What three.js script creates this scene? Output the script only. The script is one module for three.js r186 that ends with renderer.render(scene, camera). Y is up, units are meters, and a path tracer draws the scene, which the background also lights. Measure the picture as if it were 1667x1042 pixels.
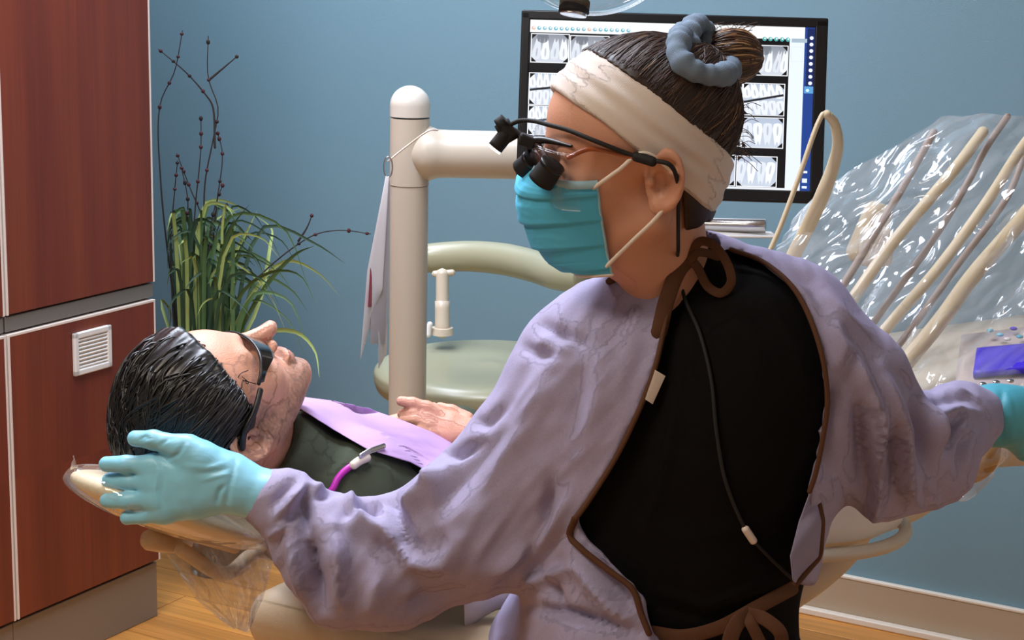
import * as THREE from 'three';
import { RoundedBoxGeometry } from 'three/addons/geometries/RoundedBoxGeometry.js';
import { mergeGeometries, mergeVertices } from 'three/addons/utils/BufferGeometryUtils.js';
import { RectAreaLightUniformsLib } from 'three/addons/lights/RectAreaLightUniformsLib.js';
import { ImprovedNoise } from 'three/addons/math/ImprovedNoise.js';

// ---------------------------------------------------------------- camera
const FPX = 3000, W = 1667, H = 1042;
const scene = new THREE.Scene();
const camera = new THREE.PerspectiveCamera(2 * Math.atan(H / 2 / FPX) * 180 / Math.PI, W / H, 0.05, 30);
camera.rotation.order = 'YXZ';
camera.position.set(0, 1.5, 0);
camera.rotation.set(-12.1 * Math.PI / 180, 0, 1.25 * Math.PI / 180);
camera.updateMatrixWorld(true);
scene.add(camera);
const renderer = new THREE.WebGLRenderer({ antialias: true });
renderer.toneMapping = THREE.LinearToneMapping;
renderer.toneMappingExposure = 1.17;
renderer.shadowMap.enabled = true;
RectAreaLightUniformsLib.init();
scene.background = new THREE.Color(0x000000);

// ---------------------------------------------------------------- places (a pixel and a distance give a point of the room)
const V = (x, y, z) => new THREE.Vector3(x, y, z);
const CX = new THREE.Vector3(), CY = new THREE.Vector3(), CZ = new THREE.Vector3();
camera.matrixWorld.extractBasis(CX, CY, CZ);
const CP = camera.position.clone();
const camdir = (x, y, z) => V(0, 0, 0).addScaledVector(CX, x).addScaledVector(CY, y).addScaledVector(CZ, z);
const at = (px, py, d) => CP.clone().addScaledVector(CX, (px - W / 2) / FPX * d).addScaledVector(CY, (H / 2 - py) / FPX * d).addScaledVector(CZ, -d);
const proj = v => { const q = v.clone().sub(CP), d = -q.dot(CZ); return [W / 2 + q.dot(CX) / d * FPX, H / 2 - q.dot(CY) / d * FPX, d]; };
const floorHit = (px, py) => { const r = at(px, py, 1).sub(CP); return CP.clone().addScaledVector(r, -CP.y / r.y); };
const A = 29.5 * Math.PI / 180;
const E1 = V(Math.cos(A), 0, Math.sin(A)), E2 = V(-Math.sin(A), 0, Math.cos(A));
const W0 = floorHit(1450, 1021);
const RM = (u, y, n) => W0.clone().addScaledVector(E1, u).addScaledVector(E2, n).setY(y);
const toRM = p => { const q = p.clone().sub(W0); return [q.dot(E1), p.y, q.dot(E2)]; };
const hitU = (px, py, u) => { const r = at(px, py, 1).sub(CP), q = W0.clone().addScaledVector(E1, u).sub(CP); return toRM(CP.clone().addScaledVector(r, q.dot(E1) / r.dot(E1))); };
const hitN = (px, py, n) => { const r = at(px, py, 1).sub(CP), q = W0.clone().addScaledVector(E2, n).sub(CP); return toRM(CP.clone().addScaledVector(r, q.dot(E2) / r.dot(E2))); };

// ---------------------------------------------------------------- lights
const uC = toRM(floorHit(264, 1004))[0], nC = toRM(floorHit(264, 1004))[2];
const ROOM = { u0: uC - 1.35, u1: 2.1, n0: 0, n1: 5.3, h: 2.62 };
const PANELS = [[-0.6, 1.75, 1.2, 0.6, 0xe6eeff, 19], [-1.45, 0.85, 0.6, 1.2, 0xe9f1ff, 14], [-0.5, 3.3, 1.2, 0.6, 0xfff0dd, 8]];

// ---------------------------------------------------------------- helpers
function rng(seed) { let a = seed >>> 0; return () => { a = (a + 0x6D2B79F5) >>> 0; let t = a; t = Math.imul(t ^ (t >>> 15), t | 1); t ^= t + Math.imul(t ^ (t >>> 7), t | 61); return ((t ^ (t >>> 14)) >>> 0) / 4294967296; }; }
const R = rng(7);
const PN = new ImprovedNoise();
const noise = (x, y, z) => PN.noise(x, y, z);
const fbm = (x, y, z, o = 4) => { let s = 0, a = 1, n = 0; for (let i = 0; i < o; i++) { s += a * PN.noise(x + i * 17.3, y + i * 9.1, z); n += a; a *= .5; x *= 2; y *= 2; z *= 2; } return s / n; };
const clamp = (x, a = 0, b = 1) => Math.min(b, Math.max(a, x));
const mix = (a, b, t) => a + (b - a) * t;
const sstep = (a, b, x) => { const t = clamp((x - a) / (b - a)); return t * t * (3 - 2 * t); };
const DEG = Math.PI / 180;
const used = {};
function numbered(n) { if (!(n in used)) { used[n] = 0; return n; } used[n]++; return n + '_' + String(used[n]).padStart(3, '0'); }
function shadow(o) { o.castShadow = true; o.receiveShadow = true; return o; }
function part(name, geo, mat, parent) { const m = shadow(new THREE.Mesh(geo, mat)); m.name = name; parent.add(m); return m; }
function thing(name, label, category, pos = V(0, 0, 0), turn = 0, group) {
  const o = new THREE.Group(); o.name = numbered(name); o.position.copy(pos); o.rotation.y = turn; scene.add(o);
  o.userData = { label, category }; if (group) o.userData.group = group; o.updateMatrixWorld(true); return o;
}
function struct(name, geo, mat, label) { const m = shadow(new THREE.Mesh(geo, mat)); m.name = name; m.userData = { kind: 'structure', label, category: name.split('_')[0] }; scene.add(m); return m; }
// world-space geometry put under a group: its vertices go into the group's own axes
function wpart(name, geo, mat, parent) { parent.updateMatrixWorld(true); geo.applyMatrix4(parent.matrixWorld.clone().invert()); return part(name, geo, mat, parent); }
function uvBox(g, s = 1) {
  const gg = g.index ? g : g; const p = gg.attributes.position, n = gg.attributes.normal, uv = new Float32Array(p.count * 2);
  for (let i = 0; i < p.count; i++) {
    const ax = Math.abs(n.getX(i)), ay = Math.abs(n.getY(i)), az = Math.abs(n.getZ(i));
    let u, v; if (ay > ax && ay > az) { u = p.getX(i); v = p.getZ(i); } else if (ax > az) { u = p.getZ(i); v = p.getY(i); } else { u = p.getX(i); v = p.getY(i); }
    uv[2 * i] = u * s; uv[2 * i + 1] = v * s;
  }
  gg.setAttribute('uv', new THREE.BufferAttribute(uv, 2)); return gg;
}
function rbox(w, h, d, r = .004, seg = 2) { return uvBox(new RoundedBoxGeometry(w, h, d, seg, Math.min(r, w / 2.01, h / 2.01, d / 2.01))); }
function box(w, h, d) { return uvBox(new THREE.BoxGeometry(w, h, d)); }
const mv = (g, x, y, z) => g.translate(x, y, z);
const merge = gs => mergeGeometries(gs.map(g => { const q = g.index ? g.toNonIndexed() : g; for (const k of Object.keys(q.attributes)) if (!['position', 'normal', 'uv'].includes(k)) q.deleteAttribute(k); if (!q.attributes.uv) q.setAttribute('uv', new THREE.BufferAttribute(new Float32Array(q.attributes.position.count * 2), 2)); return q; }));
// swept tube with a radius that may change along it, ends closed and rounded; flat < 1 squeezes it along its binormal
function tube(pts, r, o = {}) {
  const c = new THREE.CatmullRomCurve3(pts, !!o.closed, 'centripetal'), n = o.n || Math.max(8, pts.length * 6), k = o.k || 8, fr = c.computeFrenetFrames(n, !!o.closed);
  const rf = typeof r === 'function' ? r : () => r, pos = [], idx = [], uv = [];
  const flat = o.flat || 1, len = c.getLength();
  const rings = [];
  const L = n;
  if (!o.closed && !o.sharp) { for (const e of [0, .3, .7]) rings.push([0, Math.sqrt(1 - (1 - e) * (1 - e)) + .02, -(1 - e)]); }
  for (let i = 0; i <= L; i++) rings.push([i / L, 1, 0]);
  if (!o.closed && !o.sharp) { for (const e of [.7, .3, 0]) rings.push([1, Math.sqrt(1 - (1 - e) * (1 - e)) + .02, 1 - e]); }
  if (o.sharp && !o.closed) { rings.unshift([0, 0.001, 0]); rings.push([1, .001, 0]); }
  for (const [t, sc, off] of rings) {
    const i = Math.round(t * L), P = c.getPointAt(t), T = fr.tangents[i]; let N = fr.normals[i], B = fr.binormals[i];
    if (o.up) { B = o.up.clone().addScaledVector(T, -o.up.dot(T)).normalize(); N = B.clone().cross(T).normalize(); }
    const rr = rf(t) * sc;
    const C = P.clone().addScaledVector(T, off * rf(t) * (o.capk ?? 1));
    for (let j = 0; j <= k; j++) { const a = j / k * Math.PI * 2, v = C.clone().addScaledVector(N, Math.cos(a) * rr).addScaledVector(B, Math.sin(a) * rr * flat); pos.push(v.x, v.y, v.z); uv.push(j / k * rr * 6, t * len); }
  }
  const m = rings.length;
  for (let i = 0; i < m - 1; i++) for (let j = 0; j < k; j++) { const a = i * (k + 1) + j, b = a + k + 1; idx.push(a, a + 1, b, b, a + 1, b + 1); }
  const g = new THREE.BufferGeometry(); g.setAttribute('position', new THREE.Float32BufferAttribute(pos, 3)); g.setAttribute('uv', new THREE.Float32BufferAttribute(uv, 2)); g.setIndex(idx); g.computeVertexNormals(); return g;
}
// a sheet from a grid of points f(u, v), given a thickness
function sheet(f, nu, nv, th = 0, closedU = false) {
  const pos = [], idx = [], uv = [];
  for (let j = 0; j <= nv; j++) for (let i = 0; i <= nu; i++) { const p = f(i / nu, j / nv); pos.push(p.x, p.y, p.z); uv.push(i / nu, j / nv); }
  for (let j = 0; j < nv; j++) for (let i = 0; i < nu; i++) { const a = j * (nu + 1) + i, b = a + nu + 1; idx.push(a, a + 1, b, b, a + 1, b + 1); }
  let g = new THREE.BufferGeometry(); g.setAttribute('position', new THREE.Float32BufferAttribute(pos, 3)); g.setAttribute('uv', new THREE.Float32BufferAttribute(uv, 2)); g.setIndex(idx); g.computeVertexNormals();
  if (!th) return g;
  const n = (nu + 1) * (nv + 1), N = g.attributes.normal, p2 = pos.slice(), id2 = idx.slice();
  for (let i = 0; i < n; i++) { p2.push(pos[3 * i] - N.getX(i) * th, pos[3 * i + 1] - N.getY(i) * th, pos[3 * i + 2] - N.getZ(i) * th); }
  for (let i = 0; i < idx.length; i += 3) id2.push(idx[i] + n, idx[i + 2] + n, idx[i + 1] + n);
  const edge = []; for (let i = 0; i <= nu; i++) edge.push(i); for (let j = 1; j <= nv; j++) edge.push(j * (nu + 1) + nu); for (let i = nu - 1; i >= 0; i--) edge.push(nv * (nu + 1) + i); for (let j = nv - 1; j >= 1; j--) edge.push(j * (nu + 1));
  for (let i = 0; i < edge.length; i++) { const a = edge[i], b = edge[(i + 1) % edge.length]; id2.push(a, a + n, b, b, a + n, b + n); }
  g = new THREE.BufferGeometry(); g.setAttribute('position', new THREE.Float32BufferAttribute(p2, 3)); g.setAttribute('uv', new THREE.Float32BufferAttribute(uv.concat(uv), 2)); g.setIndex(id2); g.computeVertexNormals(); return g;
}
// naive surface nets of a signed distance f(x, y, z) in a box
function nets(f, lo, hi, h, band = 1.6) {
  const nx = Math.ceil((hi[0] - lo[0]) / h) + 1, ny = Math.ceil((hi[1] - lo[1]) / h) + 1, nz = Math.ceil((hi[2] - lo[2]) / h) + 1;
  const F = new Float32Array(nx * ny * nz).fill(1e3), B = 8, id = (i, j, k) => i + nx * (j + ny * k);
  for (let k = 0; k < nz; k += B) for (let j = 0; j < ny; j += B) for (let i = 0; i < nx; i += B) {
    const c = f(lo[0] + (i + B / 2) * h, lo[1] + (j + B / 2) * h, lo[2] + (k + B / 2) * h);
    const far = Math.abs(c) > B * h * .87 * band + h;
    for (let kk = k; kk < Math.min(nz, k + B + 0); kk++) for (let jj = j; jj < Math.min(ny, j + B); jj++) for (let ii = i; ii < Math.min(nx, i + B); ii++)
      F[id(ii, jj, kk)] = far ? c : f(lo[0] + ii * h, lo[1] + jj * h, lo[2] + kk * h);
  }
  const vi = new Int32Array(nx * ny * nz).fill(-1), pos = [], idx = [];
  const E = [[0, 1], [2, 3], [4, 5], [6, 7], [0, 2], [1, 3], [4, 6], [5, 7], [0, 4], [1, 5], [2, 6], [3, 7]];
  for (let k = 0; k < nz - 1; k++) for (let j = 0; j < ny - 1; j++) for (let i = 0; i < nx - 1; i++) {
    const v = []; let m = 0; for (let q = 0; q < 8; q++) { const x = F[id(i + (q & 1), j + ((q >> 1) & 1), k + (q >> 2))]; v.push(x); if (x < 0) m |= 1 << q; }
    if (m === 0 || m === 255) continue;
    let sx = 0, sy = 0, sz = 0, n = 0;
    for (const [a, b] of E) if ((v[a] < 0) !== (v[b] < 0)) { const t = v[a] / (v[a] - v[b]); sx += mix(a & 1, b & 1, t); sy += mix((a >> 1) & 1, (b >> 1) & 1, t); sz += mix(a >> 2, b >> 2, t); n++; }
    vi[id(i, j, k)] = pos.length / 3; pos.push(lo[0] + (i + sx / n) * h, lo[1] + (j + sy / n) * h, lo[2] + (k + sz / n) * h);
  }
  const quad = (a, b, c, d, flip) => { if (a < 0 || b < 0 || c < 0 || d < 0) return; if (flip) idx.push(a, c, b, a, d, c); else idx.push(a, b, c, a, c, d); };
  for (let k = 1; k < nz - 1; k++) for (let j = 1; j < ny - 1; j++) for (let i = 1; i < nx - 1; i++) {
    const s = F[id(i, j, k)] < 0;
    if (s !== F[id(i + 1, j, k)] < 0) quad(vi[id(i, j - 1, k - 1)], vi[id(i, j, k - 1)], vi[id(i, j, k)], vi[id(i, j - 1, k)], !s);
    if (s !== F[id(i, j + 1, k)] < 0) quad(vi[id(i - 1, j, k - 1)], vi[id(i - 1, j, k)], vi[id(i, j, k)], vi[id(i, j, k - 1)], !s);
    if (s !== F[id(i, j, k + 1)] < 0) quad(vi[id(i - 1, j - 1, k)], vi[id(i, j - 1, k)], vi[id(i, j, k)], vi[id(i - 1, j, k)], !s);
  }
  const g = new THREE.BufferGeometry(); g.setAttribute('position', new THREE.Float32BufferAttribute(pos, 3)); g.setIndex(idx); g.computeVertexNormals(); return uvBox(g);
}
const smin = (a, b, k) => { const h = Math.max(k - Math.abs(a - b), 0) / k; return Math.min(a, b) - h * h * k * .25; };
const smax = (a, b, k) => -smin(-a, -b, k);
const ell = (x, y, z, cx, cy, cz, a, b, c) => { const X = (x - cx) / a, Y = (y - cy) / b, Z = (z - cz) / c, k0 = Math.hypot(X, Y, Z), k1 = Math.hypot(X / a, Y / b, Z / c); return k1 < 1e-9 ? -Math.min(a, b, c) : k0 * (k0 - 1) / k1; };
const cap = (x, y, z, a, b, ra, rb) => { const bx = b.x - a.x, by = b.y - a.y, bz = b.z - a.z, px = x - a.x, py = y - a.y, pz = z - a.z, t = clamp((px * bx + py * by + pz * bz) / (bx * bx + by * by + bz * bz + 1e-12)); return Math.hypot(px - bx * t, py - by * t, pz - bz * t) - mix(ra, rb, t); };
const chain = (js, k) => (x, y, z) => { let d = 1e3; for (let i = 0; i < js.length - 1; i++) { const e = cap(x, y, z, js[i][0], js[i + 1][0], js[i][1], js[i + 1][1]); d = i ? smin(d, e, k) : e; } return d; };
const PJ = (px, py, d, r) => [at(px, py, d), r];
function bounds(ps, m) { const b = new THREE.Box3(); for (const p of ps) b.expandByPoint(p); b.expandByScalar(m); return [b.min.toArray(), b.max.toArray()]; }
const segd = (x, y, ax, ay, bx, by) => { const dx = bx - ax, dy = by - ay, t = clamp(((x - ax) * dx + (y - ay) * dy) / (dx * dx + dy * dy + 1e-9)); return [Math.hypot(x - ax - dx * t, y - ay - dy * t), t, (x - ax) * dy - (y - ay) * dx]; };
// folds sculpted into cloth: each stroke is a crease line [points, half width px, height mm, one-sidedness]
function sculpt(geo, strokes, extra) {
  const p = geo.attributes.position, n = geo.attributes.normal, q = V(0, 0, 0), m = V(0, 0, 0), out = new Float32Array(p.count * 3);
  for (let i = 0; i < p.count; i++) {
    q.fromBufferAttribute(p, i); m.fromBufferAttribute(n, i); const view = CP.clone().sub(q).normalize(), face = sstep(.0, .6, m.dot(view)); let hgt = 0;
    const [x, y] = proj(q);
    if (face > 0) for (const [pts, w, mm, side = 0] of strokes) {
      let best = 1e9, bt = 0, bs = 0; const L = pts.length - 1;
      for (let s = 0; s < L; s++) { const [d, t, c] = segd(x, y, ...pts[s], ...pts[s + 1]); if (d < best) { best = d; bt = (s + t) / L; bs = Math.sign(c); } }
      const ww = (geo.userData.k ? 1.2 : 1) * w * (side ? (bs > 0 ? 1 - side * .75 : 1 + side) : 1); if (best > ww * 3) continue;
      const e = best / ww, prof = side ? Math.exp(-e * 1.3) : .75 * Math.exp(-e * e) + .25 * Math.exp(-2 * e); hgt += mm * .001 * (geo.userData.k || 1) * prof * Math.pow(Math.max(0, Math.sin(Math.PI * clamp(bt, .04, .96))), .6);
    }
    hgt *= face; if (extra) hgt += extra(q, x, y, face);
    out[3 * i] = q.x + m.x * hgt; out[3 * i + 1] = q.y + m.y * hgt; out[3 * i + 2] = q.z + m.z * hgt;
  }
  if (geo.userData.k) { const ix = geo.index.array, cnt = new Float32Array(p.count); for (let it = 0; it < 2; it++) { const acc = new Float32Array(p.count * 3); cnt.fill(0); for (let i = 0; i < ix.length; i += 3) for (let e = 0; e < 3; e++) { const a = ix[i + e], b = ix[i + (e + 1) % 3]; for (let c = 0; c < 3; c++) { acc[3 * a + c] += out[3 * b + c]; acc[3 * b + c] += out[3 * a + c]; } cnt[a]++; cnt[b]++; } for (let i = 0; i < p.count; i++) for (let c = 0; c < 3; c++) out[3 * i + c] = mix(out[3 * i + c], acc[3 * i + c] / cnt[i], .6); } }
  geo.setAttribute('position', new THREE.BufferAttribute(out, 3)); geo.computeVertexNormals(); return uvBox(geo);
}
function inPoly(x, y, P) { let s = false; for (let i = 0, j = P.length - 1; i < P.length; j = i++) { const [xi, yi] = P[i], [xj, yj] = P[j]; if ((yi > y) !== (yj > y) && x < (xj - xi) * (y - yi) / (yj - yi) + xi) s = !s; } return s; }
const polyD = (x, y, P) => { let d = 1e9; for (let i = 0, j = P.length - 1; i < P.length; j = i++) d = Math.min(d, segd(x, y, ...P[j], ...P[i])[0]); return inPoly(x, y, P) ? -d : d; };

// ---------------------------------------------------------------- materials
function dtex(w, h, fn, srgb = true, rep = 1) {
  const a = new Uint8Array(w * h * 4); for (let j = 0; j < h; j++) for (let i = 0; i < w; i++) { const c = fn(i / w, j / h, i, j); const o = 4 * (j * w + i); a[o] = clamp(c[0]) * 255; a[o + 1] = clamp(c[1]) * 255; a[o + 2] = clamp(c[2]) * 255; a[o + 3] = 255; }
  const t = new THREE.DataTexture(a, w, h); t.wrapS = t.wrapT = THREE.RepeatWrapping; t.magFilter = THREE.LinearFilter; t.minFilter = THREE.LinearMipmapLinearFilter; t.generateMipmaps = true; if (srgb) t.colorSpace = THREE.SRGBColorSpace; t.repeat.set(rep, Array.isArray(rep) ? rep[1] : rep); if (Array.isArray(rep)) t.repeat.set(rep[0], rep[1]); t.needsUpdate = true; return t;
}
const wrapn = (u, v, f, s = 0) => { const a = u * Math.PI * 2, b = v * Math.PI * 2, r = f / (Math.PI * 2); return fbm(Math.cos(a) * r + s, Math.sin(a) * r + Math.cos(b) * r, Math.sin(b) * r + s * 1.7, 3); };
const MS = o => new THREE.MeshStandardMaterial({ side: THREE.DoubleSide, ...o });
const MP = o => new THREE.MeshPhysicalMaterial({ side: THREE.DoubleSide, ...o });
const plasterBump = dtex(256, 256, () => { const v = .5 + (R() - .5) * .5; return [v, v, v]; }, false, [6, 6]);
const weaveBump = dtex(128, 128, (u, v, i, j) => { const x = ((i >> 1) + (j >> 1)) % 2 ? .75 : .35, n = (R() - .5) * .25; return [x + n, x + n, x + n]; }, false, [14, 14]);
const knitBump = dtex(128, 128, (u, v, i) => { const x = .5 + .35 * Math.sin(i * Math.PI / 2) + (R() - .5) * .2; return [x, x, x]; }, false, [14, 14]);
const skinBump = dtex(256, 256, (u, v) => { const x = .5 + .5 * wrapn(u, v, 40, 3) + (R() - .5) * .3; return [x, x, x]; }, false, [12, 12]);
const cherryMap = dtex(512, 1024, (u, v) => { const g = fbm(u * 9, v * 1.1, 2, 3), s = fbm(u * 90, v * 3, 7, 3), f = fbm(u * 260, v * 6, 11, 2); const k = 1 + g * .2 + s * .08 + f * .1; return [.455 * k, .20 * k * (1 + g * .12), .13 * k]; }, true, [1.4, .7]);
const FT = [0, 1, 2].map(q => dtex(128, 512, (u, v) => { const g = fbm(u * 3 + q * 31, v * 1.2, q, 3), s = fbm(u * 22, v * 2.4 + q * 7, 5, 3); const k = 1 + g * .25 + s * .22; return [.80 * k * (1 - q * .05), .55 * k * (1 - q * .06), .27 * k * (1 - q * .07)]; }, true, [8, 1]));
const gownMap = dtex(256, 256, (u, v, i, j) => { const k = 1 + (R() - .5) * .07 + ((i + j) % 3 ? 0 : -.025) + wrapn(u, v, 8, 4) * .04; return [.64 * k, .612 * k, .73 * k]; }, true, [5, 5]);
const M = {
  wall: MS({ color: 0x7698a7, roughness: .6, bumpMap: plasterBump, bumpScale: .0004 }),
  wallLight: MS({ color: 0xd8d2c4, roughness: .8 }), ceil: MS({ color: 0xe6e4dd, roughness: .9 }),
  base: MS({ color: 0xb7a48d, roughness: .55 }), shoe: MS({ color: 0xe9e0d2, roughness: .5 }),
  cherry: MS({ map: cherryMap, roughness: .42 }), edge: MS({ color: 0xe6d9cf, roughness: .4 }), dark: MS({ color: 0x3a1712, roughness: .5 }),
  rail: MS({ color: 0x8f8983, roughness: .45, metalness: .5 }), plinth: MS({ color: 0x8a8075, roughness: .5, metalness: .25 }),
  white: MS({ color: 0xe8e6e2, roughness: .35 }), slot: MS({ color: 0x4a4744, roughness: .8 }),
  floor: FT.map(t => MS({ map: t, roughness: .38 })), floorBase: MS({ color: 0x6b4522, roughness: .7 }),
  post: MP({ color: 0xc9bfae, roughness: .38, clearcoat: .25, clearcoatRoughness: .25 }), postCap: MP({ color: 0xd9d3c8, roughness: .25, clearcoat: .5, clearcoatRoughness: .15 }),
  olive: MP({ color: 0xa3a285, roughness: .38, clearcoat: .35, clearcoatRoughness: .25 }), cream: MP({ color: 0xd3c6b2, roughness: .35, clearcoat: .2 }),
  chairTan: MP({ color: 0xcbb595, roughness: .45, clearcoat: .15, bumpMap: skinBump, bumpScale: .0004 }), chairPad: MP({ color: 0xd9cba9, roughness: .5 }),
  black: MS({ color: 0x0d0d0f, roughness: .35 }), blackMatte: MS({ color: 0x141416, roughness: .75 }), chrome: MS({ color: 0xc9c9cc, roughness: .22, metalness: 1 }),
  gown: MP({ map: gownMap, roughness: .88, sheen: .25, sheenRoughness: .6, sheenColor: new THREE.Color(0xb8b8ff), bumpMap: weaveBump, bumpScale: .0003 }),
  scrub: MP({ color: 0x050406, roughness: .9, specularIntensity: .35, sheen: .01, sheenColor: new THREE.Color(0x6a6270), bumpMap: weaveBump, bumpScale: .0003 }),
  brown: MS({ color: 0x56341d, roughness: .85, bumpMap: weaveBump, bumpScale: .0004 }),
  skinW: MP({ color: 0xd39b80, roughness: .5, bumpMap: skinBump, bumpScale: .0002, sheen: .15, sheenColor: new THREE.Color(0xffb090) }),
  band: MS({ color: 0xdcd1c9, roughness: .9, bumpMap: weaveBump, bumpScale: .0004 }), scrunchie: MS({ color: 0x6f8296, roughness: .85, bumpMap: weaveBump, bumpScale: .0005 }),
  hairW: MP({ color: 0x2b1c16, roughness: .5, sheen: .06, sheenColor: new THREE.Color(0x8a6a50) }), hairW2: MP({ color: 0x5f4430, roughness: .42 }), hairW3: MP({ color: 0xa8835a, roughness: .45 }), hairW1: MP({ color: 0x3a261c, roughness: .38 }),
  hairP: MP({ color: 0x08070a, roughness: .36, clearcoat: .2, clearcoatRoughness: .3 }), hairP2: MP({ color: 0x100e0d, roughness: .4, clearcoat: .15, clearcoatRoughness: .35 }),
  mask: MS({ color: 0x55c4ee, roughness: .8, bumpMap: weaveBump, bumpScale: .0002 }), maskIn: MS({ color: 0x9fc7d6, roughness: .8 }), loop: MS({ color: 0xe9dccf, roughness: .8 }),
  glove: MP({ color: 0x8ad0ea, roughness: .42, clearcoat: .15, clearcoatRoughness: .4, sheen: .2, sheenColor: new THREE.Color(0x90d8ff) }),
  gloveTeal: MP({ color: 0x4fadc2, roughness: .45, clearcoat: .12, clearcoatRoughness: .4 }),
  film: MP({ color: 0xffffff, roughness: .07, transmission: .92, thickness: 0, ior: 1.7 }),
  film2: MP({ color: 0xffffff, roughness: .08, transmission: .88, thickness: 0, ior: 2.1 }),
  lens: MP({ color: 0xffffff, roughness: .02, transmission: 1, thickness: 0, ior: 1.45 }),
  shirt: MS({ color: 0x3e4636, roughness: .92, bumpMap: weaveBump, bumpScale: .0004 }), bib: MS({ color: 0xbf9dd0, roughness: .85 }), bibBack: MS({ color: 0xd9d4dd, roughness: .85 }),
  pants: MS({ color: 0xa08a66, roughness: .9 }), magenta: MP({ color: 0xc027b0, roughness: .35 }),
  leaf: MS({ color: 0x4d6b3e, roughness: .6 }), leaf2: MS({ color: 0x9fae63, roughness: .6 }), leaf3: MS({ color: 0x2f4a33, roughness: .65 }), twig: MS({ color: 0x2e211f, roughness: .8 }), bud: MS({ color: 0x4a2026, roughness: .7 }), soil: MS({ color: 0x2a211a, roughness: 1 }), pot: MS({ color: 0x3b3733, roughness: .6 }),
};
// ---------------------------------------------------------------- the room
{
  const { u0, u1, n0, n1, h } = ROOM, t = .12, uw = u1 - u0, nw = n1 - n0, uc = (u0 + u1) / 2, nc = (n0 + n1) / 2, rot = -A;
  const place = (m, u, y, n) => { m.position.copy(RM(u, y, n)); m.rotation.y = rot; return m; };
  place(struct('wall_back', box(uw + 2 * t, h, t), M.wall, 'painted blue-teal wall behind the monitor'), uc, h / 2, n0 - t / 2);
  place(struct('wall_left', box(t, h, nw), M.wall, 'blue-teal wall behind the cherry cabinets'), u0 - t / 2, h / 2, nc);
  place(struct('wall_right', box(t, h, nw), M.wallLight, 'pale wall of the surgery'), u1 + t / 2, h / 2, nc);
  place(struct('wall_front', box(uw + 2 * t, h, t), M.wallLight, 'pale wall behind the camera'), uc, h / 2, n1 + t / 2);
  place(struct('ceiling', box(uw + 2 * t, t, nw + 2 * t), M.ceil, 'white ceiling with light panels'), uc, h + t / 2, nc);
  const fl = place(struct('floor', box(uw, .1, nw), M.floorBase, 'honey wood plank floor'), uc, -.056, nc);
  // planks run along the wall, where the floor shows
  const pw = .115, pl = 1.15, g = [0, 1].map(() => rbox(pl - .002, .006, pw - .0015, .0012, 1)), q = g.map(x => { const p = x.attributes.position, uv = new Float32Array(p.count * 2); for (let i = 0; i < p.count; i++) { uv[2 * i] = p.getZ(i); uv[2 * i + 1] = p.getX(i); } x.setAttribute('uv', new THREE.BufferAttribute(uv, 2)); return x; });
  let row = 0; for (let n = n0 + pw / 2; n < 3.9; n += pw, row++) for (let u = u0 + (row * .41 % pl) - pl / 2; u - pl / 2 < u1 - .05; u += pl) {  const m = part('plank', q[0], M.floor[(row * 7 + Math.floor(u * 3 + 30)) % 3], fl); m.position.set(u - uc, .053, n - nc); }
  const bb = place(struct('baseboard_back', rbox(uw, .095, .012, .003), M.base, 'taupe baseboard along the blue wall'), uc, .0475, .0061);
  place(struct('trim_1', rbox(uw, .008, .014, .003), M.shoe, 'thin cream cap line on the baseboard'), uc, .099, .0071);
  place(struct('trim_2', rbox(uw, .016, .02, .004), M.shoe, 'cream shoe moulding at the foot of the baseboard'), uc, .008, .0225);
  // ceiling light panels
  PANELS.forEach(([u, n, w, d, c, I], i) => {
    const t = thing('ceiling_light', ['recessed ceiling light panel above the blue wall', 'recessed ceiling light panel beside the cherry cabinets', 'warm ceiling light panel in the middle of the room'][i], 'ceiling light', RM(u, h - .012, n), rot);
    const fr = []; for (const s of [-1, 1]) { fr.push(mv(box(w + .06, .022, .03), 0, 0, s * (d / 2 + .015)), mv(box(.03, .022, d), s * (w / 2 + .015), 0, 0)); } part('frame', merge(fr), M.white, t);
    part('diffuser', mv(box(w, .006, d), 0, .004, 0), MS({ color: 0xffffff, emissive: c, emissiveIntensity: 3, roughness: 1 }), t);
    const L = new THREE.RectAreaLight(c, I, w, d); L.position.set(0, -.008, 0); L.rotation.x = -Math.PI / 2; t.add(L);
  });
}
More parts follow.
